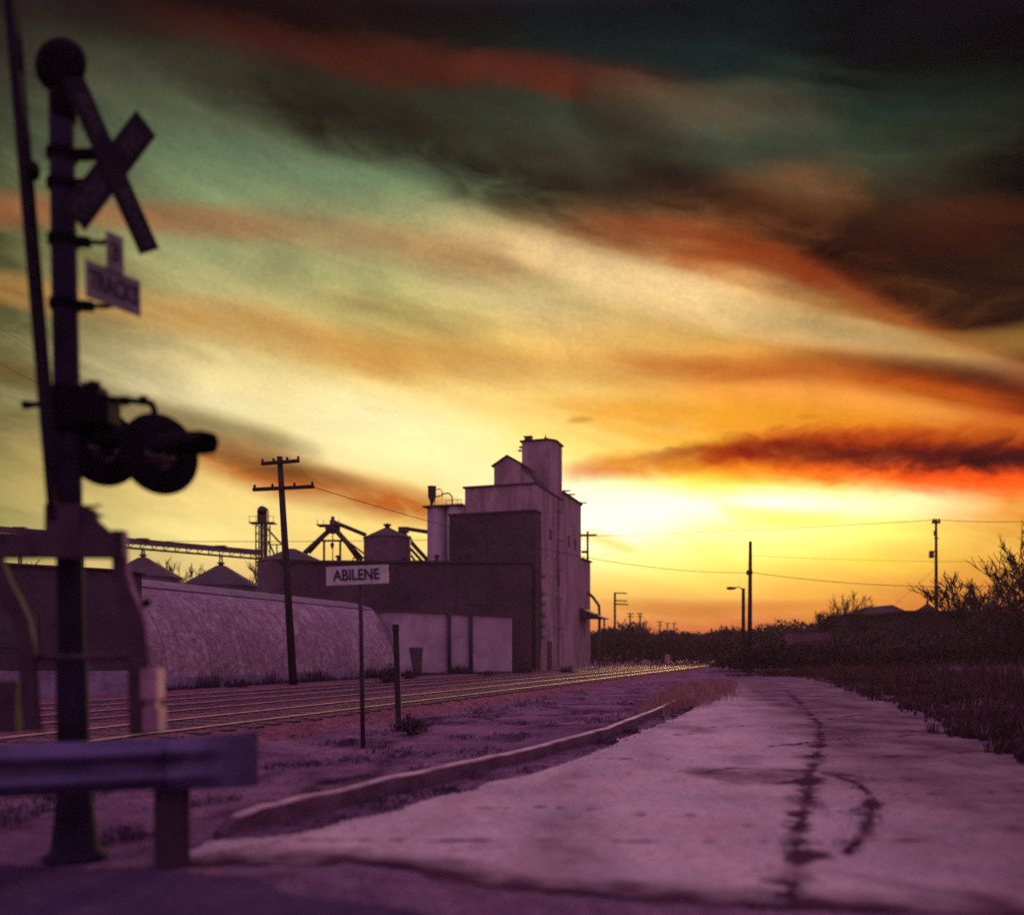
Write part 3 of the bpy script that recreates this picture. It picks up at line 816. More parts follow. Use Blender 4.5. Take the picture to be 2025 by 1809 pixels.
# ================================================================== crossing signal
K = FPX/5.8
SIG = Vector((-2.86, 5.8, 0))
sg = empty('crossing_signal', SIG, 0, math.radians(-1.1))
tag(sg, 'tall railroad crossing signal mast with crossbuck, track count sign, bell and two round lights', 'crossing signal')
def sl(px, py, dy=0.0):
    """mast coordinates of a photo point, on the plane of the mast"""
    Y = 5.8 + dy
    v = at(px, py, Y) - SIG
    z = v.z; a = math.radians(1.1)
    return Vector((v.x + math.tan(a)*z, v.y, z))
MB().lathe((0,0,0), [(.0,0),(.20,0),(.20,.03),(.15,.06),(.12,.30),(.115,.42),(.10,.45),(.085,.46),(0,.46)], 28).build('base', M['mast'], sg)
MB().lathe((0,0,0), [(.083,.44),(.083,2.0),(.080,3.2),(.076,5.0),(.0,5.0)], 28).build('pole', M['mast'], sg)
MB().lathe((0,0,0), [(.083,.45),(.098,.46),(.098,1.32),(.083,1.33)], 28).build('sleeve', M['mast'], sg)
# bell: a gong seen face on, with its dome behind
b = MB(); bc = sl(123, 136)
b.lathe(bc + Vector((0,-.10,0)), [(.0,0),(.06,-.012),(.13,.0),(.172,.045),(.178,.07),(.168,.09),(.10,.12),(.06,.20),(.0,.21)], 32, (0.12,1,0))
b.lathe(bc + Vector((0,0,-.34)), [(.0,0),(.082,.0),(.082,.17),(.06,.22),(.05,.30)], 20)
b.build('bell', M['black'], sg)
# crossbuck
D1 = Vector((.49, .87, 0)).normalized(); NF = Vector((D1.y, -D1.x, 0))
cbc = sl(222, 335)
CBH, CBV, CBW = .30, .43, .20
def blade(sgn, off):
    ax = D1*(CBH*1.75*sgn) + Vector((0,0,CBV))     # real blade direction in its own plane
    ax = D1*.27*sgn + Vector((0,0,CBV))
    ax = ax.normalized()
    wd = ax.cross(NF).normalized()
    m = MB(); m.obox(cbc + NF*off, ax*.52, wd*.092, NF*.004)
    return m, ax, wd
m1, a1, w1 = blade(-1, .004)
m2, a2, w2 = blade(1, -.008)
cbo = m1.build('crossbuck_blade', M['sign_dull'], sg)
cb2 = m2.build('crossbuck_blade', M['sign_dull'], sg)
text('lettering', 'RAIL  ROAD', .125, M['letter'], cbo, cbc + NF*.011, -a1, w1 if w1.dot(D1) > 0 else -w1, .001, squeeze=1.12) if False else None
def letter_on(parent, body, c, xd, size, sq=1.0):
    xd = xd.normalized(); up = NF.cross(xd)
    if up.z < 0: xd, up = xd, up
    return text('lettering', body, size, M['letter'], parent, c, xd, up, .001, squeeze=sq)
letter_on(cbo, 'RAIL', cbc + NF*.010 - (-a1)*.29, -a1 if (-a1).dot(D1) > 0 else a1, .13) if False else None
xa = a1 if a1.dot(D1) > 0 else -a1
letter_on(cbo, 'RAIL', cbc + NF*.010 - xa*.30, xa, .13)
letter_on(cbo, 'ROAD', cbc + NF*.010 + xa*.30, xa, .13)
xb = a2 if a2.dot(D1) > 0 else -a2
letter_on(cb2, 'CROSS', cbc - NF*.002 - xb*.31, xb, .13, .9)
letter_on(cb2, 'ING', cbc - NF*.002 + xb*.29, xb, .13)
for py in (307, 366):
    br = MB()
    p = sl(122, py); q = sl(205, py) ; q = cbc + Vector((0,0,q.z-cbc.z)) - NF*.02 - D1*.02
    p = Vector((0,0,p.z))
    br.bar(p, q, .05, .06)
    br.lathe((0,0,p.z-.03), [(.086,0),(.098,.005),(.098,.055),(.086,.06)], 24)
    br.build('crossbuck_bracket', M['black'], sg)
# the count sign: a narrow plate with the figure over a wide plate with the word
def plate(x0, x1, y0, y1, mat_, yc=0.0, th=.004):
    """plate in the crossbuck's plane whose image spans x0..x1 and y0..y1 about its centre"""
    cx = (x0+x1)/2
    u = (cx-1012.5)/FPX
    c = sl(cx, (y0+y1)/2)
    hw = (x1-x0)/2/K/ (D1.x - u*D1.y)
    hh = (y1-y0)/2/K
    return c, hw, hh
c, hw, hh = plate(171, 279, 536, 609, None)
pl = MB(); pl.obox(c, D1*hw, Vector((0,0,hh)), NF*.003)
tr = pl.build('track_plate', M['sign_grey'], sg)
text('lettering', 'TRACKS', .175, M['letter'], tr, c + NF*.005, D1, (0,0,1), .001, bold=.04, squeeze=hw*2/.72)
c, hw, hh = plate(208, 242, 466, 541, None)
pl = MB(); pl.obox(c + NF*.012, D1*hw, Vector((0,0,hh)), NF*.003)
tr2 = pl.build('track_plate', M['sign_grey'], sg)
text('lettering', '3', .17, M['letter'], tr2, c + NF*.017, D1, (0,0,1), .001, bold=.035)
for py, pe in ((476, 222), (603, 232)):
    br = MB()
    p = Vector((0,0,sl(130,py).z)); q = sl(pe, py-3, .05)
    br.bar(p, Vector((q.x*.55, q.y*.4, p.z-.005)), .045, .06)
    br.tube([Vector((q.x*.5, q.y*.4, p.z)), Vector((q.x*.8, q.y*.8, p.z+.0)), q], .018, 8)
    br.lathe((0,0,p.z-.03), [(.086,0),(.098,.005),(.098,.055),(.086,.06)], 24)
    br.build('plate_bracket', M['black'], sg)
# flashing light crossarm
ar = MB()
ar.tube([sl(48,799,-.02), sl(150,797), sl(238,792), sl(292,799)], .021, 10)
ar.tube([sl(286,798), sl(299,801), sl(305,812), sl(306,838)], [.021,.024,.022,.020], 10)
ar.tube([sl(176,797), sl(196,800), sl(200,830)], .022, 10)
ar.lathe(sl(46,799,-.02), [(0,0),(.028,.0),(.028,.04),(.0,.04)], 14, (1,0,0))
for px in (222, 247, 284): ar.lathe(sl(px,795), [(.0,-.02),(.033,-.02),(.033,.02),(0,.02)], 8, (1,0,.0), False)
ar.build('crossarm', M['black'], sg)
jb = MB()
z0 = sl(150,828).z; z1 = sl(150,778).z
xj = sl(190,800).x
jb.box((-.10,-.09,z0-.05),(xj+.12,.10,z1-.035))
jb.lathe((0,0,z0-.10), [(.086,0),(.105,.01),(.105,.30),(.086,.31)], 24)
jb.obox((xj-.02,0,z1-.01), (.07,0,0), (0,.07,0), (0,0,.045))
jb.lathe((xj-.02,0,z1+.03), [(.045,0),(.045,.03),(.02,.05),(.0,.05)], 12)
for dx_ in (-.06, .04): jb.lathe((xj-.02+dx_,0,z1+.02), [(.012,0),(.012,.055),(0,.055)], 8)
jb.build('junction_box', M['black'], sg, bevel=.01)
def lamp(px, py, r, phi, ln, dy):
    nrm = Vector((math.sin(phi), -math.cos(phi), 0))
    hn = Vector((math.sin(phi+.42), -math.cos(phi+.42), 0))
    c = sl(px, py, dy)
    lu = MB()   # round backing plate
    lu.lathe(c, [(0,-.012),(r,-.012),(r+.006,-.004),(r,.004),(0,.004)], 44, nrm)
    o = lu.build('backing_plate', M['black'], sg)
    ho = MB()
    ho.lathe(c - nrm*.012, [(.0,-.16),(.07,-.155),(.115,-.10),(.125,0)], 28, nrm)
    ho.build('lamp_housing', M['black'], o)
    le = MB(); le.lathe(c + nrm*.006, [(.104,0),(.09,.018),(.05,.03),(0,.034)], 28, nrm)
    le.build('lens', M['glass'], o)
    vi = MB(); a = hn.cross(Vector((0,0,1))).normalized(); vs = []
    NA = 20; NL = 6
    for sh in (0, .006):
        for j in range(NL+1):
            for i in range(NA+1):
                t = .02*PI + .96*PI*i/NA      # visor wraps over the top of the lens
                l_ = ln*j/NL*(0.80+.20*max(0, math.sin(t))**.6 if math.sin(t) > 0 else .78)
                rr = (.128 - sh)*(1 - .35*max(0, j/NL-.8)/.2*.5)
                vs.append(c + hn*(l_-.02) + a*(rr*math.cos(t)) + Vector((0,0,rr*math.sin(t) - .01*j/NL)))
    w = NA+1; o2 = (NL+1)*w
    fs = [(j*w+i, j*w+i+1, (j+1)*w+i+1, (j+1)*w+i) for j in range(NL) for i in range(NA)]
    fs += [tuple(o2+q for q in reversed(f)) for f in fs]
    fs += [(NL*w+i, NL*w+i+1, o2+NL*w+i+1, o2+NL*w+i) for i in range(NA)]
    vi.add(vs, fs, True).build('visor', M['black'], o)
lamp(317, 901, .262, math.radians(46), .44, 0)
lamp(204, 885, .255, math.radians(46), .40, .12)

# ================================================================== crossing gate, arm raised
gt = empty('crossing_gate', (-3.05, 5.6, 0))
tag(gt, 'raised crossing gate with dark curved side arms and pinkish counterweights around the signal mast', 'crossing gate')
GY = 5.6
def gl(px, py, dy=0.0): return at(px, py, GY+dy) - gt.location
arm = MB()
p0, p1 = gl(110, 1030), gl(12, -120)
arm.bar(p1, p0, .055, .095)
ga_o = arm.build('gate_arm', M['arm_paint'], gt, bevel=.006)
st = MB()
for t in (.33, .62, .86):
    p = p0.lerp(p1, t)
    st.obox(p, (p1-p0).normalized()*.14, Vector((.0495,0,0)), Vector((0,.0298,0)))
al = MB(); q = gl(58, 340)
al.lathe(q + Vector((.02,0,-.04)), [(0,0),(.035,.0),(.045,.03),(.045,.07),(.03,.10),(0,.105)], 18)
al.bar(q + Vector((-.05,0,-.02)), q + Vector((.03,0,-.02)), .03)
al.build('arm_light', M['black'], ga_o)
ch = MB()
a, b_ = gl(-40, 1078), gl(238, 1078)
zc = (gl(0,1052).z+gl(0,1104).z)/2; hh = (gl(0,1052).z-gl(0,1104).z)/2
ch.box((a.x,-.05,zc-hh),(b_.x,-.035,zc+hh)); ch.box((a.x,-.035,zc+hh-.012),(b_.x,.03,zc+hh)); ch.box((a.x,-.035,zc-hh),(b_.x,.03,zc-hh+.012))
ch.build('channel', M['weight_dark'], gt)
cl = MB()
c0, c1 = gl(94, 1052), gl(166, 998)
cl.box((c0.x,-.04,c0.z-.005),(c1.x,.04,c1.z))
c2 = gl(172, 1052); c3 = gl(205, 1052)
cl.prism([(c1.x,-.03,c0.z-.004),(c3.x+.05,-.03,c0.z-.004),(c3.x-.03,-.03,c0.z+.07),(c3.x-.05,-.03,c1.z-.03),(c1.x+.002,-.03,c1.z-.01)], (0,.05,0))
for k_, (pa, pb) in enumerate((((165,1001),(200,1000)),((172,1012),(204,1021)),((170,1030),(190,1036)))):
    cl.tube([gl(*pa), gl(*pb)], .009, 8)
cl.build('arm_clamp', M['weight_dark'], gt, bevel=.004)
def side_arm(cpx, w, y, mname):
    """curved plate: centre line in photo px with widths"""
    L_, R_ = [], []
    for px, py, hw in cpx:
        L_.append(gl(px-hw, py)); R_.append(gl(px+hw, py))
    poly = L_ + R_[::-1]
    m = MB()
    n = len(L_)
    vs = [p + Vector((0,y,0)) for p in L_+R_] + [p + Vector((0,y+w,0)) for p in L_+R_]
    fs = []
    for i in range(n-1):
        fs += [(i,i+1,n+i+1,n+i), (2*n+i,3*n+i,3*n+i+1,2*n+i+1), (i,2*n+i,2*n+i+1,i+1), (n+i,n+i+1,3*n+i+1,3*n+i)]
    fs += [(0,n,3*n,2*n), (n-1,3*n-1,4*n-1,2*n-1)]
    m.add(vs, fs)
    return m.build('side_arm', M[mname], gt)
side_arm([(236,1049,11),(236,1090,11),(238,1130,12),(244,1165,15),(256,1195,17),(268,1222,16),(273,1250,16),(274,1300,17),(275,1400,17),(276,1452,17)], .05, -.03, 'weight_dark')
side_arm([(-14,1049,11),(-8,1100,12),(8,1150,16),(28,1190,18),(46,1230,17),(54,1270,15),(58,1340,15),(62,1400,15),(66,1445,15)], .05, -.03, 'weight_dark')
cw = MB()
for (x0, x1, y0, y1) in ((286,319,1322,1384),(290,321,1398,1446)):
    p, q = gl(x0, y1), gl(x1, y0)
    cw.box((p.x, -.075, p.z), (q.x, .07, q.z))
p, q = gl(292,1400), gl(312,1380); cw.box((p.x,-.05,p.z-.01),(q.x,.05,q.z+.01))
cw.build('counterweight', M['weight'], gt, bevel=.01)
cw = MB(); p, q = gl(-30,1446), gl(40,1345); cw.box((p.x,-.06,p.z),(q.x,.06,q.z)); cw.build('counterweight', M['weight_dark'], gt, bevel=.01)
ed = MB()
pts = [gl(250,1052,-.01),gl(251,1120,-.01),gl(262,1165,-.01),(gl(280,1205,-.01)),gl(290,1235,-.01),gl(293,1325,-.01)]
ed.tube(pts, [.010,.012,.016,.018,.014,.010], 8)
bb = gl(289,1192,-.03)
ed.build('edge_rod', M['weight'], gt)
MB().lathe(bb, [(0,-.02),(.022,-.02),(.030,0),(.022,.03),(0,.03)], 14, (0,1,0)).build('pivot_bolt', M['black'], gt)
sh = MB(); sh.tube([gl(62,1300,.03), gl(274,1300,.03)], .022, 12); sh.build('shaft', M['weight_dark'], gt)

# ================================================================== long vaulted store beside the tracks
FE = Vector((-5.7, 47, 0)); SD = Vector((.30, .954, 0)).normalized(); SN = Vector((-SD.y, SD.x, 0))   # SN points away from the tracks
SHL, SA, SHH = 20.3, 3.5, 4.02
vt = empty('vaulted_store', FE - SD*SHL*.5 + SN*SA)
tag(vt, 'long low grain store with a rounded pale vault, beside the tracks', 'building')
def vp(s, t, k=1.0):
    """s metres back from the far end, t = arch angle from the track side"""
    x = SA*(1-math.cos(t)); 
    h = SHH*(math.sin(t)**.86)
    c = FE - SD*s + SN*(SA + (x-SA)*k)
    return Vector((c.x, c.y, h*k)) - vt.location
def strip(t0, t1, n, k, ns=50):
    m = MB(); vs = []
    for i in range(ns+1):
        for j in range(n+1):
            t = t0+(t1-t0)*j/n
            p = vp(SHL*i/ns, t, k)
            vs.append(p)
    w = n+1
    m.add(vs, [(i*w+j, i*w+j+1, (i+1)*w+j+1, (i+1)*w+j) for i in range(ns) for j in range(n)], True)
    return m
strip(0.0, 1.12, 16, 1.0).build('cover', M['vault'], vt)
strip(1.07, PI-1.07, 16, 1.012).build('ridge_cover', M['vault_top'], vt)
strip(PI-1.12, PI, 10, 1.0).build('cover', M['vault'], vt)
rb = MB()
for i in range(0, 27):
    pts = [vp(SHL*i/26*.998+.02, PI*j/20*.5, 1.0015) for j in range(11)]
    rb.tube(pts, .022, 5, caps=False)
rbo = rb.build('ribs', M['vault'], vt); tag(rbo, kind='stuff')
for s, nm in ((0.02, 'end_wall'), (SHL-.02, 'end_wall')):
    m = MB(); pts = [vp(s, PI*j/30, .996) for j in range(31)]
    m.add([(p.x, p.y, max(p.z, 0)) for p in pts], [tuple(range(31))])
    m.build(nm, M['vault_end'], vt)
bnd = MB()
q0 = vp(SHL+.03, .02); q1 = vp(SHL+.03, PI-.02)
d = (q1-q0).normalized()
bnd.obox((q0+q1)/2 + Vector((0,0,.28)), d*(q1-q0).length/2, SD*.03, (0,0,.42))
bnd.build('base_band', M['pale_band'], vt)
bnd = MB()
q0 = vp(SHL, .0) - SN*.04; q1 = vp(0, 0) - SN*.04
bnd.obox((q0+q1)/2 + Vector((0,0,.22)), (q1-q0)/2, SN*.05, (0,0,.30))
bnd.build('base_band', M['pale_band'], vt)

ls = empty('dark_shed', (-14.6, 26.2, 0))
tag(ls, 'dark shed with a pale base band, behind the crossing gate', 'shed')
m = MB(); m.prism([(-7.5,0,.82),(3.22,0,.82),(3.22,0,3.72),(-1.2,0,3.98),(-7.5,0,3.92)], (0,1.0,0)); m.build('wall', M['vault_end'], ls)
m = MB(); m.box((-7.5,-.03,0),(3.24,.97,.815)); m.build('base_band', M['pale_band'], ls)
m = MB(); m.prism([(-7.6,-.1,3.925),(-1.2,-.1,3.985),(3.32,-.1,3.725),(3.32,-.1,3.79),(-1.2,-.1,4.05),(-7.6,-.1,3.99)], (0,1.2,0)); m.build('roof', M['dark_sheet'], ls)
for x, w_ in ((-5.2,.9),(-.6,1.2)):
    m = MB(); m.box((x,-.03,1.5),(x+w_,-.003,2.5)); m.build('window', M['glass'], ls)

# ================================================================== white metal shed in front of the elevator
A, B = Vector((-6.12, 46, 0)), Vector((0.0, 51.2, 0))
ws = empty('metal_shed', (A+B)/2)
tag(ws, 'low flat-roofed pale metal shed with dark posts at the foot of the elevator', 'shed')
WX = (B-A).normalized(); WN = Vector((WX.y, -WX.x, 0))
def wl(t, d, z): 
    p = A + WX*t + WN*d
    return Vector((p.x, p.y, z)) - ws.location
WL = (B-A).length
m = MB()
m.prism([wl(0,0,0), wl(WL,0,0), wl(WL,0,3.40), wl(0,0,3.48)], -WN*1.6)
m.build('wall', M['shed_wall'], ws)
m = MB(); m.prism([wl(-.12,.12,3.482), wl(WL+.12,.12,3.402), wl(WL+.12,.12,3.47), wl(-.12,.12,3.56)], -WN*1.85)
m.build('roof', M['steel_dark'], ws)
m = MB(); t0 = 1.25; m.prism([wl(t0,.03,.03), wl(t0+.42,.03,.03), wl(t0+.50,.03,1.62), wl(t0-.34,.03,1.62)], WN*.03)
m.build('door', M['steel_dark'], ws)
for px in (885, 928):
    u = (px-1012.5)/FPX
    t = (u*A.y - A.x)/(WX.x - u*WX.y)
    m = MB(); m.tube([wl(t,.18,-.02), wl(t-.01,.18,3.52)], .11, 10)
    m.build('post', M['timber'], ws)
m = MB(); m.obox(wl(WL*.5,.06,.12), WX*WL/2, WN*.05, (0,0,.14)); m.build('plinth', M['dark_wall'], ws)

# ================================================================== dark warehouse behind
dw = empty('warehouse', (-6.5, 54, 0))
tag(dw, 'big dark windowless warehouse behind the pale shed', 'building')
def bx(m, a, b, o): return m.box(Vector(a)-o.location, Vector(b)-o.location)
m = MB(); bx(m, (-13.9, 53, 0), (-5.2, 61, 6.72), dw); bx(m, (-5.197, 53.02, 0), (1.2, 54.4, 6.70), dw)
m.build('wall', M['dark_wall'], dw)
m = MB(); bx(m, (-14.05, 52.85, 6.725), (-5.1, 61.1, 6.86), dw); bx(m, (-5.095, 52.87, 6.705), (1.25, 54.45, 6.83), dw)
m.build('roof', M['dark_sheet'], dw)
for x, h_ in ((-10.6,.30),(-6.6,.22),(-4.6,.34)):
    m = MB(); m.lathe(Vector((x,54.0,6.84))-dw.location, [(.10,0),(.10,h_),(.19,h_+.03),(.19,h_+.10),(0,h_+.16)], 10); m.build('roof_vent', M['steel_dark'], dw)
m = MB(); m.tube([Vector((-9.6,53.4,6.86))-dw.location, Vector((-9.6,53.4,7.05))-dw.location, Vector((-7.0,53.4,7.10))-dw.location, Vector((-7.0,53.4,6.86))-dw.location], .05, 6); m.build('roof_pipe', M['steel_dark'], dw)
for x in (-11.6,-8.9,-6.9,-3.4,-1.2):
    m = MB(); bx(m, (x, 52.97, .1), (x+.07, 52.998, 6.7), dw); m.build('seam', M['steel_dark'], dw)
for x in (-12.2, -9.4, -2.6):
    m = MB(); bx(m, (x, 52.96, 4.2), (x+1.1, 52.995, 5.1), dw); m.build('louvre', M['steel_dark'], dw)

# ================================================================== grain elevator
el = empty('grain_elevator', (1.5, 56, 0), math.atan2(-.313, .95))
tag(el, 'tall stepped concrete grain elevator with head house on top, dark against the sunset', 'grain elevator')
def eb(name, a, b, mt, bev=0):
    return MB().box(a, b).build(name, mt, el, bev)
eb('main_house', (-4.8,0,0), (0,6.5,12.0), M['concrete'])
eb('main_roof', (-4.92,-.12,12.003), (.06,6.6,12.11), M['dark_sheet'])
an = eb('dark_annex', (-5.4,-1.2,0), (.35,-.003,10.1), M['dark_sheet'])
eb('annex_roof', (-5.5,-1.3,10.103), (.42,-.005,10.2), M['dark_wall'])
hh_ = MB()
hh_.prism([(-2.25,4.2,12.112),(-.38,4.2,12.112),(-.003,4.75,12.112),(-.003,6.45,12.112),(-2.25,6.45,12.112)], (0,0,3.66))
hh_.build('head_house', M['concrete'], el)
hr = MB(); hr.prism([(-2.38,4.07,15.775),(-.33,4.07,15.775),(.11,4.70,15.775),(.11,6.55,15.775),(-2.38,6.55,15.775)], (0,0,.10))
hro = hr.build('head_house_roof', M['dark_sheet'], el)
v = MB(); v.box((-2.1,4.3,15.876),(-1.65,4.7,16.13)); v.box((-2.16,4.24,16.13),(-1.59,4.76,16.19)); v.build('roof_vent', M['steel_dark'], hro)
v = MB(); v.tube([(-.85,5.2,15.876),(-.85,5.2,16.41)], .03, 6); v.lathe((-.85,5.2,16.11), [(.0,0),(.09,.02),(.09,.12),(0,.14)], 10); v.build('antenna', M['steel_dark'], hro)
v = MB(); v.box((-.35,5.4,15.876),(-.10,5.7,15.99)); v.build('roof_vent', M['steel_dark'], hro)
v = MB(); v.box((-2.55,4.18,15.2),(-2.253,4.5,15.26)); v.box((-2.45,4.2,15.4),(-2.253,4.45,15.5)); v.build('bracket', M['steel_dark'], hro)
ph = MB(); ph.prism([(-3.15,1,12.112),(-1.3,1,12.112),(-1.3,1,13.55),(-2.22,1,14.08),(-3.15,1,13.55)], (0,2.6,0))
ph.build('penthouse', M['concrete'], el)
pr = MB(); pr.prism([(-3.30,.88,13.50),(-2.22,.88,14.14),(-1.15,.88,13.50),(-1.15,.88,13.58),(-2.22,.88,14.22),(-3.30,.88,13.58)], (0,2.8,0))
pr.build('penthouse_roof', M['dark_sheet'], el)
ln_ = MB(); ln_.prism([(-1.297,1.1,12.112),(-.30,1.1,12.112),(-.30,1.1,12.25),(-.62,1.1,12.75),(-1.297,1.1,13.35)], (0,2.2,0)); ln_.build('lean_to', M['concrete'], el)
ln_ = MB(); ln_.prism([(-1.297,1.0,13.36),(-.60,1.0,12.75),(-.24,1.0,12.22),(-.17,1.0,12.24),(-.55,1.0,12.80),(-1.297,1.0,13.43)], (0,2.4,0)); ln_.build('lean_to_roof', M['dark_sheet'], el)
eb('rear_house', (-4.0,6.503,0), (-.04,12.2,12.6), M['concrete'])
eb('rear_roof', (-4.1,6.51,12.603), (.08,12.32,12.72), M['dark_sheet'])
eb('rear_annex', (-4.0,12.203,0), (-.02,15.2,8.5), M['concrete'])
ra = MB(); ra.prism([(-4.1,12.206,8.503),(.12,12.206,8.503),(.12,15.35,8.503),(-4.1,15.35,8.503)], (0,0,.10)); ra.build('rear_annex_roof', M['dark_sheet'], el)
# catwalk brackets on the slope of the right side
ct = MB()
for ly, z in ((6.9,12.95),(8.4,12.95),(11.9,12.9)):
    ct.box((-.1,ly,z-.22),(.45,ly+.12,z-.14)); ct.box((.0,ly,z-.4),(.06,ly+.1,z-.1))
ct.build_each('ledge', M['steel_dark'], el)
# elevator leg casing and ladder cage at the corner
lc = MB(); lc.box((.02,.12,1.4),(.36,.42,9.6)); lc.build('leg_casing', M['weight'] if False else M['bin_wall'], el)
for z in (6.3, 5.2, 4.6, 3.9, 3.2, 2.5):
    c_ = MB(); c_.lathe((.47,.05,z-.27), [(.0,0),(.14,.0),(.20,.1),(.20,.38),(.13,.5),(0,.5)], 14); c_.build('spout_joint', M['counter'] if 'counter' in M else M['pale_box'] if False else M['concrete'], el)
ld = MB(); ld.bar((.40,-.1,5.0),(.40,-.1,9.5),.05); ld.build('conduit', M['concrete'], el)
# formwork seams and small openings on the side facing the tracks
sm_ = MB()
for z in (2.6, 5.2, 7.8, 10.2): sm_.box((.0,.5,z),(.014,6.4,z+.05))
for y in (2.2, 4.3): sm_.box((.0,y,.2),(.02,y+.06,11.9))
sm_.build('seams', M['bin_wall'], el)
for y, z in ((1.4,3.1),(3.2,8.9),(5.3,6.0)):
    w_ = MB(); w_.box((.0,y,z),(.03,y+.5,z+.7)); wo = w_.build('window', M['steel_dark'], el)
dr = MB(); dr.box((.0,2.6,.05),(.04,3.7,2.1)); dr.build('door', M['steel_dark'], el)
# two round bins at the left with a deck
for lx in (-6.85, -5.48):
    m = MB(); m.lathe((lx,.35,0), [(.70,0),(.70,10.85),(0,10.85)], 36); m.build('bin', M['bin_wall'], el)
dk = MB(); dk.box((-7.62,-.42,10.86),(-4.85,1.1,10.97)); dk.build('bin_deck', M['steel_dark'], el)
cy = MB()
cx_, cy_ = -7.25, .3
cy.lathe((cx_,cy_,11.1), [(.05,0),(.10,.15),(.27,.55),(.27,1.15),(.30,1.18),(.30,1.24),(.0,1.26)], 20)
cy.build('dust_collector', M['steel_dark'], el)
pp = MB()
pp.tube([(cx_+.2,cy_,12.1),(cx_+.55,cy_,12.14),(cx_+.72,cy_,12.0),(cx_+.72,cy_,11.0)], .035, 8)
pp.tube([(cx_+.2,cy_,11.62),(cx_+.6,cy_,11.68),(cx_+.85,cy_,11.82),(cx_+1.2,cy_,11.82),(cx_+1.42,cy_,11.6),(cx_+1.46,cy_,10.98)], .045, 8)
pp.tube([(cx_-.1,cy_,11.3),(cx_-.1,cy_,10.98)], .04, 6); pp.tube([(cx_+.12,cy_+.2,11.5),(cx_+.12,cy_+.2,10.98)], .03, 6)
pp.build('pipework', M['steel_dark'], el)
rl = MB()
for x in (-6.0,-5.6,-5.2,-4.95): rl.tube([(x,-.3,10.97),(x,-.3,11.25)], .02, 5)
rl.tube([(-5.5,-.3,11.25),(-4.95,-.3,11.25)], .02, 5)
rl.tube([(-6.05,-.3,11.25),(-5.5,-.3,11.25)], .02, 5)
rl.build('handrail', M['steel_dark'], el)
# canopy and bent pipe on the far right
cn = MB(); cn.prism([(0.0,11.6,4.75),(0.0,11.6,3.95),(1.75,11.6,3.90),(1.75,11.6,3.98)], (0,2.2,0)); cn.build('canopy', M['dark_sheet'], el)
for y in (11.75, 13.6):
    m = MB(); m.bar((1.45,y,0),(1.45,y,3.95),.12); m.build('canopy_post', M['steel_dark'], el)
bp_ = MB(); bp_.tube([(0,14.0,6.1),(.45,14.0,5.7),(.95,14.0,5.0),(1.0,14.0,4.0),(1.0,14.0,0.3)], .11, 8); bp_.build('spout', M['tank'], el)
lad = MB()
for y in (4.9, 5.25): lad.bar((.10,y,.3),(.10,y,11.9),.035)
z = .5
while z < 11.8: lad.bar((.10,4.9,z),(.10,5.25,z),.022); z += .3
for z in (3, 5, 7, 9, 11): lad.tube([(.02,4.8,z),(.30,4.85,z),(.38,5.07,z),(.30,5.3,z),(.02,5.35,z)], .018, 5)
lad.build('ladder', M['steel_dark'], el)
for x, z, w_, h_ in ((-4.3,7.6,.7,.5),(-2.6,8.3,.5,.6),(-1.0,6.2,.6,.5)):
    m = MB(); m.box((x,-1.235,z),(x+w_,-1.203,z+h_)); m.build('vent', M['steel_dark'], el)
for x in (-4.2,-2.9,-1.6,-.4):
    m = MB(); m.box((x,-1.225,.1),(x+.06,-1.202,10.05)); m.build('seam', M['dark_wall'], el)
for z in (3.4, 6.9):
    m = MB(); m.box((-5.38,-1.228,z),(.33,-1.203,z+.07)); m.build('seam', M['dark_wall'], el)
for y in (8.2, 10.1):
    m = MB(); m.box((-.035,y,9.0),(-.01,y+.5,9.8)); m.build('window', M['steel_dark'], el)

# ================================================================== grain bins with cone roofs, distributor, legs, conveyor
def grain_bin(px, Yd, r, z_rim, z_top, label, cap=True, group='round grain bins behind the store'):
    x = (px-1012.5)/FPX*Yd
    t = empty('grain_bin', (x, Yd, 0)); tag(t, label, 'grain bin', group)
    MB().lathe((0,0,0), [(r,0),(r,z_rim)], 40).build('body', M['tank'], t)
    rf = MB().lathe((0,0,0), [(r+.08,z_rim-.03),(r*.12,z_top),(0,z_top)], 40).build('roof', M['dark_sheet'], t)
    if cap: MB().lathe((0,0,z_top), [(.16,-.05),(.16,.12),(.26,.14),(.26,.22),(0,.30)], 14).build('cap', M['steel_dark'], rf)
    return t
grain_bin(283, 62, 2.75, 6.55, 7.98, 'round grain bin whose cone roof peaks leftmost over the vaulted store')
grain_bin(437, 62, 2.75, 5.95, 7.42, 'round grain bin whose cone roof shows between the leftmost peak and the lattice tower')
grain_bin(577, 57, 2.15, 7.15, 8.02, 'dark low-domed grain bin just right of the crossarmed wooden pole', False)
gbm = grain_bin(766, 57, 1.50, 8.72, 9.38, 'tallest grain bin, with a shallow cone roof, over the station name sign')

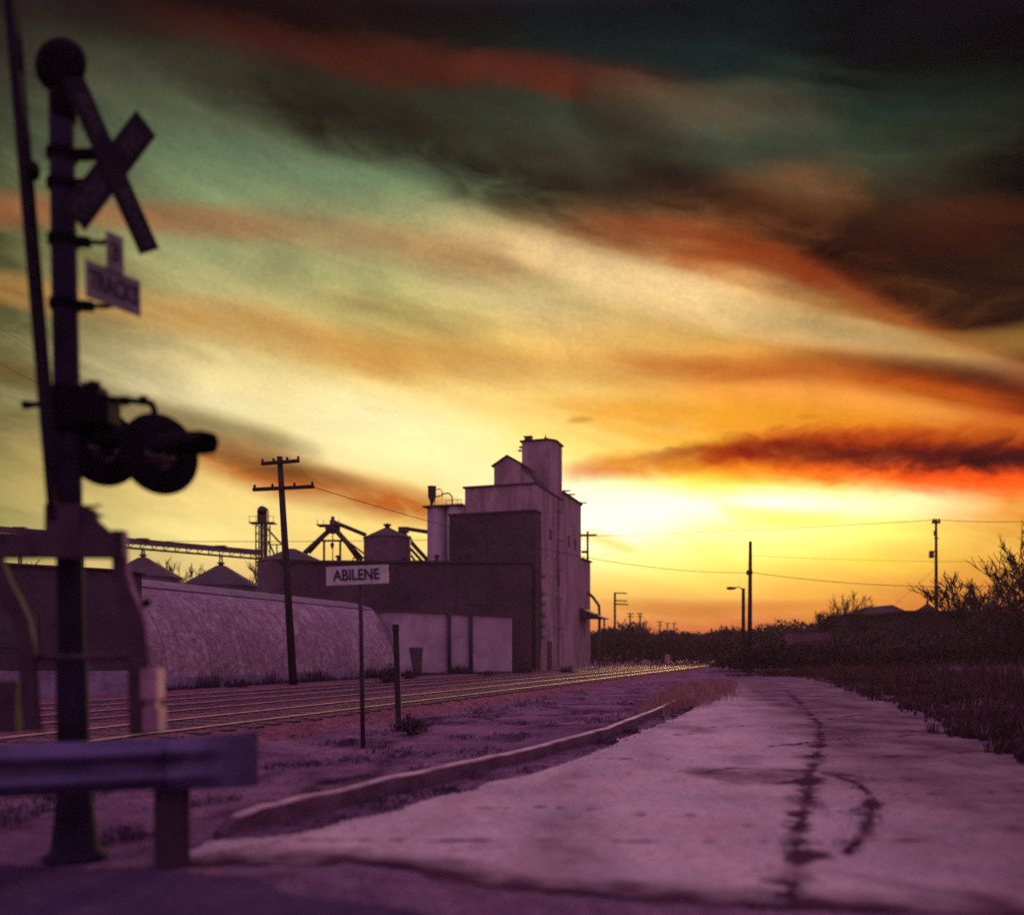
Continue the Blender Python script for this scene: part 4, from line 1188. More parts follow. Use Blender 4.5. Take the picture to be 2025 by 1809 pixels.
tw = empty('elevator_tower', ((520-1012.5)/FPX*68, 68, 0))
tag(tw, 'slim lattice bucket elevator tower with a boxy head, left of the crossarmed pole', 'tower')
a_ = .42
m = MB()
for x in (-a_, a_):
    for y in (-a_, a_): m.bar((x,y,0),(x,y,11.2),.09)
z = 5.0
while z < 11:
    m.bar((-a_,-a_,z),(a_,-a_,z),.05); m.bar((-a_,a_,z),(a_,a_,z),.05)
    m.bar((-a_,-a_,z),(a_,-a_,z+.6),.04)
    z += .6
m.build('lattice', M['steel_dark'], tw)
m = MB(); m.box((-.17,-.15,0),(.03,.15,11.4)); m.box((.1,-.15,0),(.26,.15,11.4)); m.build('leg_casing', M['steel_dark'], tw)
m = MB(); m.box((-.35,-.35,11.35),(.38,.35,12.2)); m.lathe((0.02,-.35,12.2),[(0,0),(.36,0),(.36,.7),(0,.7)],18,(0,1,0)); m.build('head', M['steel_dark'], tw)
m = MB(); m.box((-.95,-.5,11.24),(.98,.5,11.32)); 
for x in (-.9,-.4,.4,.93): m.bar((x,-.48,11.32),(x,-.48,11.75),.03)
m.bar((-.95,-.48,11.75),(.98,-.48,11.75),.03)
m.build('platform', M['steel_dark'], tw)
m = MB()
m.tube([(.3,0,10.9),(1.2,0,9.9),(2.3,0,9.0)], .07, 7); m.tube([(.4,0,9.9),(1.0,0,8.6),(1.05,0,7.4)], .07, 7)
m.build('spouts', M['steel_dark'], tw)
m = MB()
for z in (9.6, 8.7, 7.9, 7.3): m.bar((a_,-.3,z),(2.0,-.3,z),.08)
m.bar((1.15,-.3,5),(1.15,-.3,9.6),.09); m.bar((2.0,-.3,5),(2.0,-.3,9.6),.06)
m.build('side_frame', M['steel_dark'], tw)

ds = empty('grain_distributor', ((658-1012.5)/FPX*58, 58, 0))
tag(ds, 'grain distributor with spouts splayed like an A-frame, left of the tallest bin', 'grain distributor')
def dl(px, py, dy=0): return at(px, py, 58+dy) - ds.location
m = MB(); m.lathe((0,0,9.15), [(.22,0),(.5,.25),(.48,.5),(.2,.58),(.2,.85),(.12,.9),(.12,1.1),(0,1.12)], 16); m.build('hopper', M['steel_dark'], ds)
m = MB(); m.box((-.95,-.5,9.62),(.55,.5,9.69)); 
for x in (-.9,-.5,.5): m.bar((x,-.48,9.69),(x,-.48,10.0),.03)
m.build('platform', M['steel_dark'], ds)
m = MB()
for (a, b, r, dy) in (((652,1048),(602,1094),.17,0),((664,1048),(716,1106),.17,-.2),((668,1052),(708,1108),.08,.3),((650,1052),(612,1094),.07,.3)):
    m.tube([dl(*a, dy), dl(*b, dy)], r, 8)
m.tube([dl(658,1031), dl(724,1058)], .13, 8)
m.tube([dl(668,1055,-.3), dl(722,1096,-.3)], .06, 6)
m.build('spouts', M['steel_dark'], ds)
m = MB()
m.bar(dl(633,1069), dl(685,1069), .12)
for px in (641, 673): m.bar(dl(px,1068,-.1), Vector((dl(px,1100).x, -.1, 0)), .13)
m.lathe(dl(657,1078)-Vector((0,0,.1)), [(.03,-.15),(.12,.05),(.12,.25)], 10)
m.bar(Vector((0,0,0)), Vector((0,0,9.2)), .06)
m.build('frame', M['steel_dark'], ds)

lg = empty('bucket_leg', ((798-1012.5)/FPX*58.5, 58.5, 0))
tag(lg, 'short bucket leg with a level pipe running right to the elevator', 'bucket leg')
def ll(px, py, dy=0): return at(px, py, 58.5+dy) - lg.location
m = MB(); m.box((-.22,-.2,0),(.24,.2,9.3)); m.build('casing', M['steel_dark'], lg)
m = MB(); m.box((-.32,-.3,9.3),(.36,.3,9.62)); m.box((-.62,-.4,8.95),(.5,.4,9.01)); m.build('head', M['steel_dark'], lg)
m = MB(); m.tube([ll(802,1045), ll(848,1052)], .13, 8); m.tube([ll(803,1060), ll(822,1082), ll(848,1110)], .13, 8); m.tube([ll(803,1075), ll(835,1110)], .09, 8); m.tube([ll(803,1085), ll(822,1110)], .07, 8)
m.build('spouts', M['steel_dark'], lg)

cvr = empty('conveyor_bridge', at(400, 1093, 62) - Vector((0,0,at(400,1093,62).z)))
tag(cvr, 'long overhead conveyor bridge running level above the cone roofed bins', 'conveyor')
C0, C1 = at(-120, 1048, 55), at(516, 1108, 67.3)
C0.z = 8.85; C1.z = 8.45
up = Vector((0,0,.62))
m = MB()
for o_ in (Vector((0,0,0)), up): m.bar(C0+o_-cvr.location, C1+o_-cvr.location, .12, .14)
n = 26
for i in range(n+1):
    p = C0.lerp(C1, i/n)-cvr.location; m.bar(p, p+up, .06)
    if i < n: q = C0.lerp(C1, (i+1)/n)-cvr.location; m.bar(p, q+up if i % 2 else q+up, .04)
m.build('truss', M['steel_dark'], cvr)
m = MB(); 
o_ = Vector((0,0,.42)); m.bar(C0+o_-cvr.location, C1+o_-cvr.location, .3, .26); m.build('belt_housing', M['tank'], cvr)
for px in (40, 160, 283, 437):
    u = (px-1012.5)/FPX; t = (u*C0.y - C0.x)/((C1.x-C0.x) - u*(C1.y-C0.y)); p = C0.lerp(C1, t)-cvr.location
    m = MB()
    zb = 0 if px < 200 else 7.3
    m.bar((p.x-.18,p.y,zb), (p.x-.06,p.y,p.z), .09); m.bar((p.x+.18,p.y,zb), (p.x+.06,p.y,p.z), .09)
    m.box((p.x-.4,p.y-.2,p.z+.55),(p.x+.4,p.y+.2,p.z+.75))
    m.build('support', M['steel_dark'], cvr)

# ================================================================== station name sign and marker post
sp = gnd(718, 1480)
ss = empty('station_sign', sp)
tag(ss, 'white ABILENE station name sign on a slim post beside the nearest track', 'sign')
def ssl(px, py, dy=0): return at(px, py, sp.y+dy) - sp
m = MB(); m.tube([(0,0,-.02), ssl(712,1125,.03)], [.034,.030], 12); m.build('post', M['timber'], ss)
c0, c1, c2, c3 = ssl(645,1158,-.03), ssl(768,1153,-.03), ssl(767,1116,-.03), ssl(645,1121,-.03)
m = MB(); m.prism([c0,c1,c2,c3], (0,.02,0)); pn = m.build('panel', M['sign_white'], ss, bevel=.004)
xd = (c1-c0).normalized(); upv = Vector((-xd.z,0,xd.x))
text('lettering', 'ABILENE', .215, M['letter'], pn, (c0+c1+c2+c3)/4 + Vector((-.01,-.006,-.0)), xd, upv, .003, squeeze=.80)
mp_ = gnd(789, 1446)
mk = empty('marker_post', mp_)
tag(mk, 'short dark timber marker post with weeds at its foot, right of the station sign', 'post')
m = MB(); top_ = at(783,1234,mp_.y)-mp_
m.obox(top_/2, top_/2, (.05,0,0), (0,.05,0)); m.build('shaft', M['timber'], mk, bevel=.01)
m = MB(); m.obox(top_+Vector((0,0,-.06)), (.06,0,0), (0,.06,0), (0,0,.05)); m.build('cap', M['timber'], mk, bevel=.01)

# ================================================================== poles, lamps and wires
def pole_thing(px_b, px_t, py_t, Y, r0, r1, label, arms=(), cat='utility pole', nm='utility_pole', zb=None, mt='wood'):
    b_ = Vector(((px_b-1012.5)/FPX*Y, Y, 0))
    t = empty(nm, b_); tag(t, label, cat)
    top = at(px_t, py_t, Y)-b_
    m = MB(); m.tube([(0,0,-.1), top*.5, top], [r0, (r0+r1)/2, r1], 10); m.build('shaft', M[mt], t)
    for (xa, ya, xb_, yb, w) in arms:
        p, q = at(xa, ya, Y-.12)-b_, at(xb_, yb, Y-.12)-b_
        m = MB(); m.bar(p, q, w); a_ = m.build('crossarm', M[mt], t)
        n_ = 4
        ins = MB()
        for i in range(n_):
            f = [.03,.32,.68,.97][i]
            ins.lathe(p.lerp(q, f)+Vector((0,0,w/2)), [(.02,0),(.05*w/.12,.03),(.05*w/.12,.09),(.02,.12),(0,.13)], 8)
        if Y < 60: ins.build_each('insulator', M['steel_dark'], a_)
    return t
lp = pole_thing(581, 553, 903, 32.0, .15, .10, 'wooden pole with two wide crossarms, leaning left before the vaulted store', ((517,917,592,911,.11),(500,968,621,962,.12)))
cp_ = pole_thing(1482, 1484, 1070, 58, .17, .10, 'bare wooden pole standing highest against the bright glow', nm='utility_pole')
m = MB(); m.lathe(at(1482,1132,58)-cp_.location, [(.16,-.15),(.2,-.1),(.2,.1),(.16,.15)], 10); m.build('collar', M['wood'], cp_)
lm = pole_thing(1470, 1470, 1163, 62, .15, .11, 'street lamp with a flat head on a short arm, beside the tall bare pole', cat='street lamp', nm='street_lamp')
m = MB(); m.tube([at(1470,1166,62)-lm.location, at(1461,1160,62)-lm.location, at(1452,1162,62)-lm.location], .04, 6); m.build('arm', M['steel_dark'], lm)
m = MB(); p = at(1446,1163,62)-lm.location; m.lathe(p-Vector((.33,0,0)), [(0,0),(.08,.03),(.11,.2),(.09,.55),(.04,.66),(0,.66)], 12, (1,0,0)); m.build('lamp_head', M['steel_dark'], lm)
rp = pole_thing(1852, 1851, 1027, 70, .16, .09, 'tall pole with a transformer, over the dark long building', nm='utility_pole')
def rl_(px, py, dy=0): return at(px, py, 70+dy)-rp.location
m = MB(); m.lathe(rl_(1842,1103), [(0,0),(.16,.0),(.19,.05),(.19,.5),(.15,.56),(0,.58)], 14); m.bar(rl_(1844,1090), rl_(1852,1090), .08); m.bar(rl_(1844,1100), rl_(1852,1100), .06); m.build('transformer', M['steel_dark'], rp)
m = MB(); m.bar(rl_(1843,1033), rl_(1859,1033), .16); 
for px in (1846,1851,1857): m.lathe(rl_(px,1030), [(.05,-.1),(.10,.0),(.10,.12),(0,.2)], 8)
m.build('insulator_group', M['steel_dark'], rp)
m = MB(); m.bar(rl_(1848,1064), rl_(1856,1064), .08); m.box(rl_(1848,1054)-Vector((.05,.05,.2)), rl_(1848,1054)+Vector((.1,.05,.2))); m.build('bracket', M['steel_dark'], rp)
hp_ = pole_thing(1163, 1162, 1050, 82, .14, .10, 'pole with a dark crossarm showing just past the elevator edge', ((1146,1058,1180,1058,.17),(1150,1091,1163,1091,.22)))
far_poles = [
 (1216,1171,95,.16,((1214,1172,1240,1173,.12),(1214,1187,1240,1188,.12),(1214,1194,1242,1195,.14)),'first far pole right of the elevator, its three arms all pointing right'),
 (1246,1212,140,.18,((1240,1213,1254,1213,.14),(1240,1219,1254,1219,.12)),'left pole of the pair of double-armed far poles'),
 (1266,1212,140,.18,((1259,1213,1272,1213,.14),(1259,1219,1272,1219,.12)),'right pole of the pair of double-armed far poles'),
 (1305,1228,175,.18,((1299,1229,1311,1229,.16),(1301,1236,1309,1236,.14)),'small far pole with two arms, left of three on the horizon'),
 (1320,1231,185,.18,((1315,1232,1325,1232,.14),),'small far pole, middle of three on the horizon'),
 (1333,1231,190,.18,((1328,1232,1338,1232,.14),),'small far pole, right of three on the horizon'),
]
for px, py, Y, r, arms, lab in far_poles:
    o = pole_thing(px, px, py, Y, r, r*.7, lab, arms); o['group'] = 'far telegraph poles along the line'
for o in (lp, cp_, rp, hp_): o['group'] = 'wooden utility poles'

def wire(p, q, sag, r, label, n=40):
    p, q = Vector(p), Vector(q); pts = []
    for i in range(n+1):
        t = i/n; a = p.lerp(q, t); a.z -= sag*4*t*(1-t); pts.append(a)
    o = MB().tube(pts, r, 5).build('overhead_wire', M['wire'], None)
    return tag(o, label, 'wire', 'overhead wires')
rt = at(1851, 1028, 70)
wire(at(-140, 1062, 70), rt, 0.9, .022, 'long wire crossing behind the elevator to the pole with the transformer')
wire(rt, at(2200, 1022, 66), .25, .022, 'short wire leaving the transformer pole to the right')
wire(at(620, 963, 32), at(1482, 1132, 58), .85, .014, 'sagging wire from the crossarmed pole past the elevator front to the bare pole')
wire(at(1482, 1131, 58), at(2250, 1140, 50), .75, .018, 'lower wire running right from the bare pole')
wire(at(1484, 1098, 58), at(2250, 1104, 58), .3, .010, 'faint upper wire running right from the bare pole')
wire(at(1846, 1128, 70), at(1768, 1196, 68), 0, .010, 'guy wire slanting left from the transformer pole')
wire(at(-80, 668, 20), at(118, 775, 24), .1, .006, 'thin wire in the upper left behind the gate arm')
wire(at(-80, 590, 20), at(118, 715, 24), .1, .004, 'thinner topmost wire in the upper left behind the gate arm')

# ================================================================== buildings at the right
hs = empty('house', (33.4, 82, 0)); tag(hs, 'dark house with a low hipped roof beyond the weedy bank', 'house')
def hp3(px, py, Y=82): return at(px, py, Y)-hs.location
ez = EYE+76/FPX*82
x0, x1 = (1672-1012.5)/FPX*82-33.4, (1802-1012.5)/FPX*82-33.4
m = MB(); m.box((x0+.3,0,0),(x1-.3,6,ez)); m.build('wall', M['house'], hs)
rz_ = EYE+95/FPX*84
m = MB(); ra_, rb_ = hp3(1716,0,84).x, hp3(1768,0,84).x
m.add([(x0,-.4,ez),(x1,-.4,ez),(x1,6.4,ez),(x0,6.4,ez),(ra_,2.4,rz_-.25),(rb_,2.4,rz_)], [(0,1,5,4),(1,2,5),(2,3,4,5),(3,0,4),(3,2,1,0)])
m.build('roof', M['roof'], hs)
for px in (1700, 1740, 1775):
    m = MB(); a = hp3(px, 1262); m.box((a.x,-.04,a.z),(a.x+.9,0.0,a.z+1.1)); w_ = m.build('window', M['glass'], hs)
lb = empty('long_building', (35, 72, 0)); tag(lb, 'long low dark building behind the weedy bank', 'building')
xa_, xb__ = (1785-1012.5)/FPX*72-35, (2300-1012.5)/FPX*72-35
zt = EYE+79/FPX*72
m = MB(); m.box((xa_,0,0),(xb__,7,zt)); m.build('wall', M['house'], lb)
m = MB(); m.box((xa_-.3,-.3,zt+.003),(xb__+.3,7.3,zt+.16)); m.build('roof', M['roof'], lb)
for i in range(5):
    x = xa_+1+i*2.6; m = MB(); m.box((x,-.04,1.6),(x+1.1,0,2.7)); m.build('window', M['glass'], lb)
tu = empty('roof_cupola', at(1834,1212,74)-Vector((0,0,0)))
tag(tu, 'small pointed cupola on the flat roof beside the transformer pole', 'cupola')
m = MB(); m.box((-.75,-.4,-.12),(.75,.4,.32)); m.build('base', M['house'], tu)
m = MB(); m.add([(-.62,-.36,.325),(.62,-.36,.325),(.62,.36,.325),(-.62,.36,.325),(0,0,.85)], [(0,1,4),(1,2,4),(2,3,4),(3,0,4),(3,2,1,0)]); m.lathe((0,0,.72), [(.10,0),(.10,.3),(0,.42)], 10); m.build('roof', M['roof'], tu)
tr_ = empty('trailer', (23.6, 72, 0)); tag(tr_, 'pale boxy trailer among the dark bushes', 'trailer')
def tl(px, py): return at(px, py, 72)-tr_.location
a, b_ = tl(1568,1279), tl(1642,1250)
m = MB(); m.box((a.x,0,a.z-.3),(b_.x,2.2,b_.z)); m.build('body', M['pale_trailer'], tr_)
m = MB(); m.box((a.x-.05,-.05,b_.z+.003),(b_.x+.05,2.25,b_.z+.09)); m.build('roof', M['roof'], tr_)
for x in (.2,.8):
    for y in (.3, 1.8):
        m = MB(); xx = a.x+(b_.x-a.x)*x; m.lathe((xx,y,.55), [(0,-.1),(.5,-.1),(.55,0),(.5,.1),(0,.1)], 18, (0,1,0)); m.build('wheel', M['black'], tr_)
m = MB(); m.box((a.x+.1,.2,.9),(b_.x-.1,2.0,a.z-.303)); m.build('chassis', M['steel_dark'], tr_)
def relay_box(px, py, Y, w, h, lab):
    b_ = Vector(((px-1012.5)/FPX*Y, Y, 0)); t = empty('relay_box', b_); tag(t, lab, 'relay box', 'small pale boxes at the far end of the track')
    m = MB(); m.box((-w/2,-.3,.1),(w/2,.3,h)); m.build('body', M['pale_box'], t, bevel=.02)
    m = MB(); m.prism([(-w/2-.05,-.35,h+.003),(w/2+.05,-.35,h+.003),(0,-.35,h+.14)], (0,.7,0)); m.build('lid', M['pale_box'], t)
relay_box(1278, 1316, 88, .85, .50, 'low pale relay box beside the far track')
relay_box(1320, 1313, 96, .50, 1.05, 'tall narrow pale relay box beside the far track')

# ================================================================== bare trees, thickets, grass
def bare_tree_mesh(seed, h, spread, depth=5, r0=.10, trunk=.24, up_=.55):
    rnd = random.Random(seed); trunk_m = MB(); crown = MB()
    def grow(p, d, L, r, k):
        n = 3 if k == 0 else 2
        pts = [p]; cur = p; dd = d.copy()
        for i in range(n):
            dd = (dd + Vector((rnd.uniform(-.22,.22), rnd.uniform(-.22,.22), rnd.uniform(-.02,.16)))).normalized()
            cur = cur + dd*L/n; pts.append(cur)
        (trunk_m if k == 0 else crown).tube(pts, [r*(1-.45*i/n) for i in range(n+1)], 6 if k < 2 else 3, caps=False)
        if k >= depth: return
        nb = (4 if k == 0 else rnd.choice((3,3,4)))
        for i in range(nb):
            t = rnd.uniform(.35,1) if i else 1.0
            q = pts[-1] if i == 0 else pts[0].lerp(pts[-1], t)
            a = rnd.uniform(0, 2*PI); s_ = rnd.uniform(.35,.85)*spread
            nd = (dd + Vector((math.cos(a)*s_, math.sin(a)*s_, rnd.uniform(-.05,.35)*up_*2))).normalized()
            grow(q, nd, L*rnd.uniform(.58,.82), max(r*.5, .012), k+1)
    grow(Vector((0,0,-.05)), Vector((rnd.uniform(-.06,.06),0,1)), h*trunk, r0, 0)
    return trunk_m, crown
protos = []
for sd_, h, spd, dp in ((1,6,.85,5),(2,6,1.0,5),(3,6,.7,5),(4,6,1.1,5),(5,6,.55,5)):
    a_, b_ = bare_tree_mesh(sd_, h, spd, dp, r0=.06 if sd_ == 5 else .075)
    protos.append((a_, b_, max(v[2] for v in b_.v)))
cache = {}
def bare_tree(px, py_top, Y, label, kind=0, w=1.0, rz=0.0, group='bare winter trees', z0=0.0):
    a_, b_, ht = protos[kind]
    if kind not in cache:
        A_ = a_.build('trunk', M['bark']); B_ = b_.build('crown', M['bark'])
        cache[kind] = (A_.data, B_.data)
        bpy.data.objects.remove(A_); bpy.data.objects.remove(B_)
    H = EYE+(HOR-py_top)/FPX*Y - z0
    t = empty('bare_tree', ((px-1012.5)/FPX*Y, Y, z0), rz); tag(t, label, 'tree', group)
    s = H/ht; t.scale = (s*w, s*w, s)
    for nm, me in zip(('trunk','crown'), cache[kind]):
        o = bpy.data.objects.new(nm, me); COL.objects.link(o); o.parent = t
    return t
tl_ = [
 (1655,1166,78,0,1.0,'bare tree with upright branches, left of the hipped roof'),
 (1612,1204,74,2,1.2,'small bare tree left of the upright one by the house'),
 (1690,1182,92,1,1.0,'bare tree just behind the left end of the hipped roof'),
 (1890,1158,88,1,1.3,'bare tree right of the transformer pole, behind the flat roof'),
 (1935,1142,86,0,1.2,'middle bare tree behind the flat roof at right'),
 (1965,1130,64,4,1.7,'bare tree with leaning twigs near the right edge'),
 (2050,1030,52,1,.95,'largest bare tree, cut off by the right edge'),
 (2010,1085,56,4,1.9,'broad bare tree at the very right edge'),
 (1560,1236,105,1,1.4,'low bare tree on the skyline right of the street lamp'),
 (1528,1242,110,2,1.6,'lowest skyline tree right of the bare pole'),
 (1285,1226,120,2,1.4,'bare tree among the far poles, right of the elevator'),
 (1258,1222,115,1,1.2,'bare tree rising between the paired far poles'),
 (1200,1236,88,3,1.3,'bare tree next to the elevator canopy'),
 (1232,1238,100,0,1.4,'bare tree behind the first far pole'),
 (1375,1246,130,1,1.6,'low tree in the middle of the far treeline'),
 (1420,1250,130,3,1.6,'low tree left of the street lamp in the far treeline'),
 (330,1095,74,1,1.2,'bare tree between the two cone roofed bins'),
 (375,1104,76,2,1.2,'smaller bare tree close to the second cone roof'),
 (492,1112,78,0,1.1,'bare tree just left of the lattice tower'),
 (548,1118,80,2,1.1,'bare tree behind the lattice tower'),
 (90,1100,52,1,1.3,'bare tree seen under the gate channel at far left'),
]
for i, (px, py, Y, kd, w, lab) in enumerate(tl_):
    bare_tree(px, py, Y, lab, kd, w, rz=i*1.7)

def thicket(name, label, pts, h_px, Y, depth, n, size, mt, z0=0.0, kind='stuff', cat='thicket'):
    """tangle of twigs and dead leaves filling a hedge-like volume along photo columns"""
    rnd = random.Random(len(name)+n); m = MB(); vs = []; fs = []
    for i in range(n):
        px = rnd.uniform(pts[0][0], pts[-1][0])
        for j in range(len(pts)-1):
            if pts[j][0] <= px <= pts[j+1][0]: break
        t = (px-pts[j][0])/(pts[j+1][0]-pts[j][0])
        top = pts[j][1]*(1-t)+pts[j+1][1]*t
        yy = Y + rnd.uniform(0, depth)
        x = (px-1012.5)/FPX*Y
        zt_ = EYE+(HOR-top)/FPX*Y
        zt_ *= 1 + .30*mn.noise(Vector((x*.35, yy*.3, 1))) + .22*mn.noise(Vector((x*1.3, yy, 3)))
        z = zt_*rnd.random()**.6
        s = size*rnd.uniform(.5, 1.5)
        a = rnd.uniform(0, 2*PI)
        d = Vector((math.cos(a)*.5, math.sin(a)*.5, rnd.uniform(.2, 1))).normalized()*s
        w = Vector((math.sin(a), -math.cos(a), rnd.uniform(-.4,.4)))*s*rnd.uniform(.12,.35)
        p = Vector((x + rnd.uniform(-.3,.3), yy, z))
        k = len(vs); vs += [p, p+d*.5+w, p+d, p+d*.5-w]; fs.append((k,k+1,k+2,k+3))
    m.add(vs, fs); o = m.build(name, mt)
    return tag(o, label, cat, kind=kind)
thicket('far_thicket', 'far dark scrub along the horizon beyond the tracks', [(1165,1262),(1210,1250),(1260,1246),(1320,1256),(1400,1256),(1450,1254),(1500,1248),(1560,1240),(1620,1244),(1700,1240)], 0, 96, 12, 30000, .42, M['twig'])
thicket('mid_thicket', 'dark tangled bushes behind the far end of the pavement', [(1455,1286),(1490,1276),(1530,1270),(1580,1280),(1640,1278),(1700,1266),(1800,1262),(1900,1262),(2150,1250)], 0, 60, 8, 34000, .30, M['twig'])
thicket('near_thicket', 'dark hedge mass at the right edge', [(1760,1282),(1850,1275),(1940,1262),(1985,1236),(2030,1215),(2080,1205),(2200,1200)], 0, 52, 5, 22000, .26, M['twig'])

def tufts(name, label, place, n, h, w, mt, kind='stuff', cat='grass', lean=.5, parent=None, seed=5, blades=7):
    rnd = random.Random(seed); vs = []; fs = []; k = 0
    cnt = 0; tries = 0
    while cnt < n and tries < n*8:
        tries += 1
        r = place(rnd)
        if r is None: continue
        x, y, z, sc = r; cnt += 1
        for b in range(blades):
            a = rnd.uniform(0, 2*PI); hh = h*sc*rnd.uniform(.5, 1.25); ww = w*rnd.uniform(.6,1.4)*(1+y/40)
            bx_, by_ = x+rnd.gauss(0,.06)*sc, y+rnd.gauss(0,.06)*sc
            l = rnd.uniform(.1, lean)*hh
            dx_, dy_ = math.cos(a), math.sin(a)
            px_, py_ = -dy_*ww/2, dx_*ww/2
            vs += [(bx_-px_, by_-py_, z-.02), (bx_+px_, by_+py_, z-.02), (bx_+dx_*l*.35+px_*.7, by_+dy_*l*.35+py_*.7, z+hh*.6), (bx_+dx_*l*.35-px_*.7, by_+dy_*l*.35-py_*.7, z+hh*.6), (bx_+dx_*l, by_+dy_*l, z+hh)]
            k = len(vs)-5
            fs += [(k,k+1,k+2,k+3),(k+3,k+2,k+4)]
    m = MB(); m.add(vs, fs); o = m.build(name, mt, parent)
    return tag(o, label, cat, kind=kind) if kind else o
# weedy bank on the right
edge_px = [(1440,1338),(1500,1334),(1600,1340),(1700,1366),(1800,1398),(1900,1446),(2000,1486),(2120,1520),(2400,1660)]
EDGE = [gnd(*p) for p in edge_px]
def bank(rnd):
    i = rnd.choices(range(len(EDGE)-1), [1,2,4,4,4,4,4,3])[0]
    e = EDGE[i].lerp(EDGE[i+1], rnd.random())
    off = abs(rnd.gauss(0, 1))*3.2
    x = e.x + off; y = e.y + off*rnd.uniform(-.2, .8)
    cl = mn.noise(Vector((x*.9, y*.6, 8))) + .5*mn.noise(Vector((x*2.6, y*2.2, 4)))
    if off < .5: x -= rnd.random()*.5*max(0, cl+.25)*2.2
    if y < 3.6: return None
    if cl < -.28 and rnd.random() < .85: return None
    z = .02 if in_poly(x, y, PAVE) else soil_h(x, y)
    return x, y, z, (.30 + min(.95, off*.30)*rnd.uniform(.5,1.3))*(.75 + 1.1*max(-.3, cl))
tufts('weed_bank', 'dry reddish weeds and grass covering the bank right of the pavement', bank, 9500, .46, .011, M['grass_dark'], seed=7, blades=8, lean=.9)
def bank2(rnd):
    r = bank(rnd)
    return r if r and mn.noise(Vector((r[0]*.4, r[1]*.4, 2))) > .05 and rnd.random() < .5 else None
tufts('pale_weed_heads', 'paler dry grass scattered over the weedy bank', bank2, 500, .36, .009, M['grass_dry'], seed=17, blades=5)
# grass clump at the far end of the curb
CE = gnd(1370, 1392)
def clump(rnd):
    t = rnd.random(); p = gnd(1290,1412).lerp(gnd(1440,1352), t)
    w = .4 + .75*math.sin(PI*min(1, t*1.1))
    x = p.x + rnd.gauss(0, .35*w); y = p.y + rnd.gauss(0, .6*w)
    return x, y, 0.0, .5 + .8*math.sin(PI*t)
tufts('curb_end_grass', 'dry reddish grass overgrowing the far end of the curb', clump, 1900, .30, .008, M['grass_dry'], seed=3, blades=8)
# sparse low weeds between the curb and the tracks, and along the curb foot
def field(rnd):
    y = 6 + 34*rnd.random()**1.5; x = rnd.uniform(-.62, .3)*y
    if off_track(x, y) < 2.4 or in_poly(x, y, PAVE): return None
    if mn.noise(Vector((x*.8, y*.8, 6))) < .1: return None
    return x, y, soil_h(x, y), rnd.uniform(.3, 1)
tufts('sparse_weeds', 'low scattered weeds on the bare soil between curb and tracks', field, 2200, .07, .008, M['weed'], seed=9, lean=1.2, blades=6)
def foot(rnd):
    i = rnd.randrange(3, len(cp2)-1); p = cp2[i]
    y = p.y - rnd.uniform(.0, .25); x = p.x + rnd.uniform(.03, .45)
    return x, y, 0.0, rnd.uniform(.2, .9)
tufts('curb_foot_weeds', 'dark weeds and debris along the foot of the curb', foot, 500, .06, .010, M['weed'], seed=10, lean=1.4, blades=6)
def crk(rnd):
    pts, w = CR[rnd.choice((0,0,0,1,1,5,8))]
    i = rnd.randrange(len(pts)-1); t = rnd.random()
    x = pts[i][0]*(1-t)+pts[i+1][0]*t + rnd.gauss(0, w*.6); y = pts[i][1]*(1-t)+pts[i+1][1]*t + rnd.gauss(0, w*.6)
    if y < 4.6 or mn.noise(Vector((x*2.5, y*1.5, 3))) < -.05: return None
    return x, y, .01, rnd.uniform(.3, 1.0)
tufts('crack_weeds', 'dark weeds growing from the long cracks in the pavement', crk, 260, .03, .007, M['weed'], seed=12, lean=1.6, blades=7)
def tfoot(rnd):
    s = rnd.random()
    if s < .5:
        t = rnd.random(); p = (FE - SD*SHL*t) - SN*rnd.uniform(.1,.6)
    else:
        t = rnd.random(); p = A.lerp(B, t) + WN*rnd.uniform(.2,.8)
    return p.x, p.y, 0, rnd.uniform(.4, 1.2)*(1 + (1.2 if mn.noise(Vector((p.x*.9, p.y*.5, 0))) > .25 else 0))
tufts('wall_foot_weeds', 'dark weeds along the foot of the vaulted store and shed', tfoot, 900, .30, .016, M['weed'], seed=14, blades=7)

def bush(px, py, w, h, label, seed, n=700, leaf=.05):
    b_ = gnd(px, py); rnd = random.Random(seed)
    t = empty('bush', b_); tag(t, label, 'bush', 'small dark bushes by the tracks')
    st = MB(); lf = MB(); vs = []; fs = []
    for i in range(26):
        a = rnd.uniform(0, 2*PI); r = rnd.random()**.5
        tip = Vector((math.cos(a)*w*r, math.sin(a)*w*r, h*(1-.6*r*r)*rnd.uniform(.6,1.05)))
        st.tube([(0,0,0), tip*.5+Vector((0,0,.05)), tip], [.012,.008,.004], 4, caps=False)
        for j in range(n//26):
            p = tip*rnd.uniform(.3, 1.03) + Vector((rnd.gauss(0,.07*w), rnd.gauss(0,.07*w), rnd.gauss(0,.07*h)))
            if p.z < 0: p.z = .01
            d = Vector((rnd.uniform(-1,1), rnd.uniform(-1,1), rnd.uniform(-.3,1))).normalized()*leaf*rnd.uniform(.6,1.4)
            s_ = d.orthogonal().normalized()*leaf*.35
            k = len(vs); vs += [p, p+d*.5+s_, p+d, p+d*.5-s_]; fs.append((k,k+1,k+2,k+3))
    st.build('stems', M['bark'], t); lf.add(vs, fs); lf.build('leaves', M['weed'], t)
    return t
bush(812, 1452, .30, .30, 'small dark bush at the foot of the marker post', 1)
bush(771, 1361, .50, .95, 'dark bush at the far end of the vaulted store', 2, 900, .09)
bush(470, 1369, .42, .55, 'small dark bush by the wall, left of the crossarmed pole', 3, 700, .08)
bush(812, 1351, .4, .6, 'low dark bush at the left corner of the pale shed', 4, 600, .08)
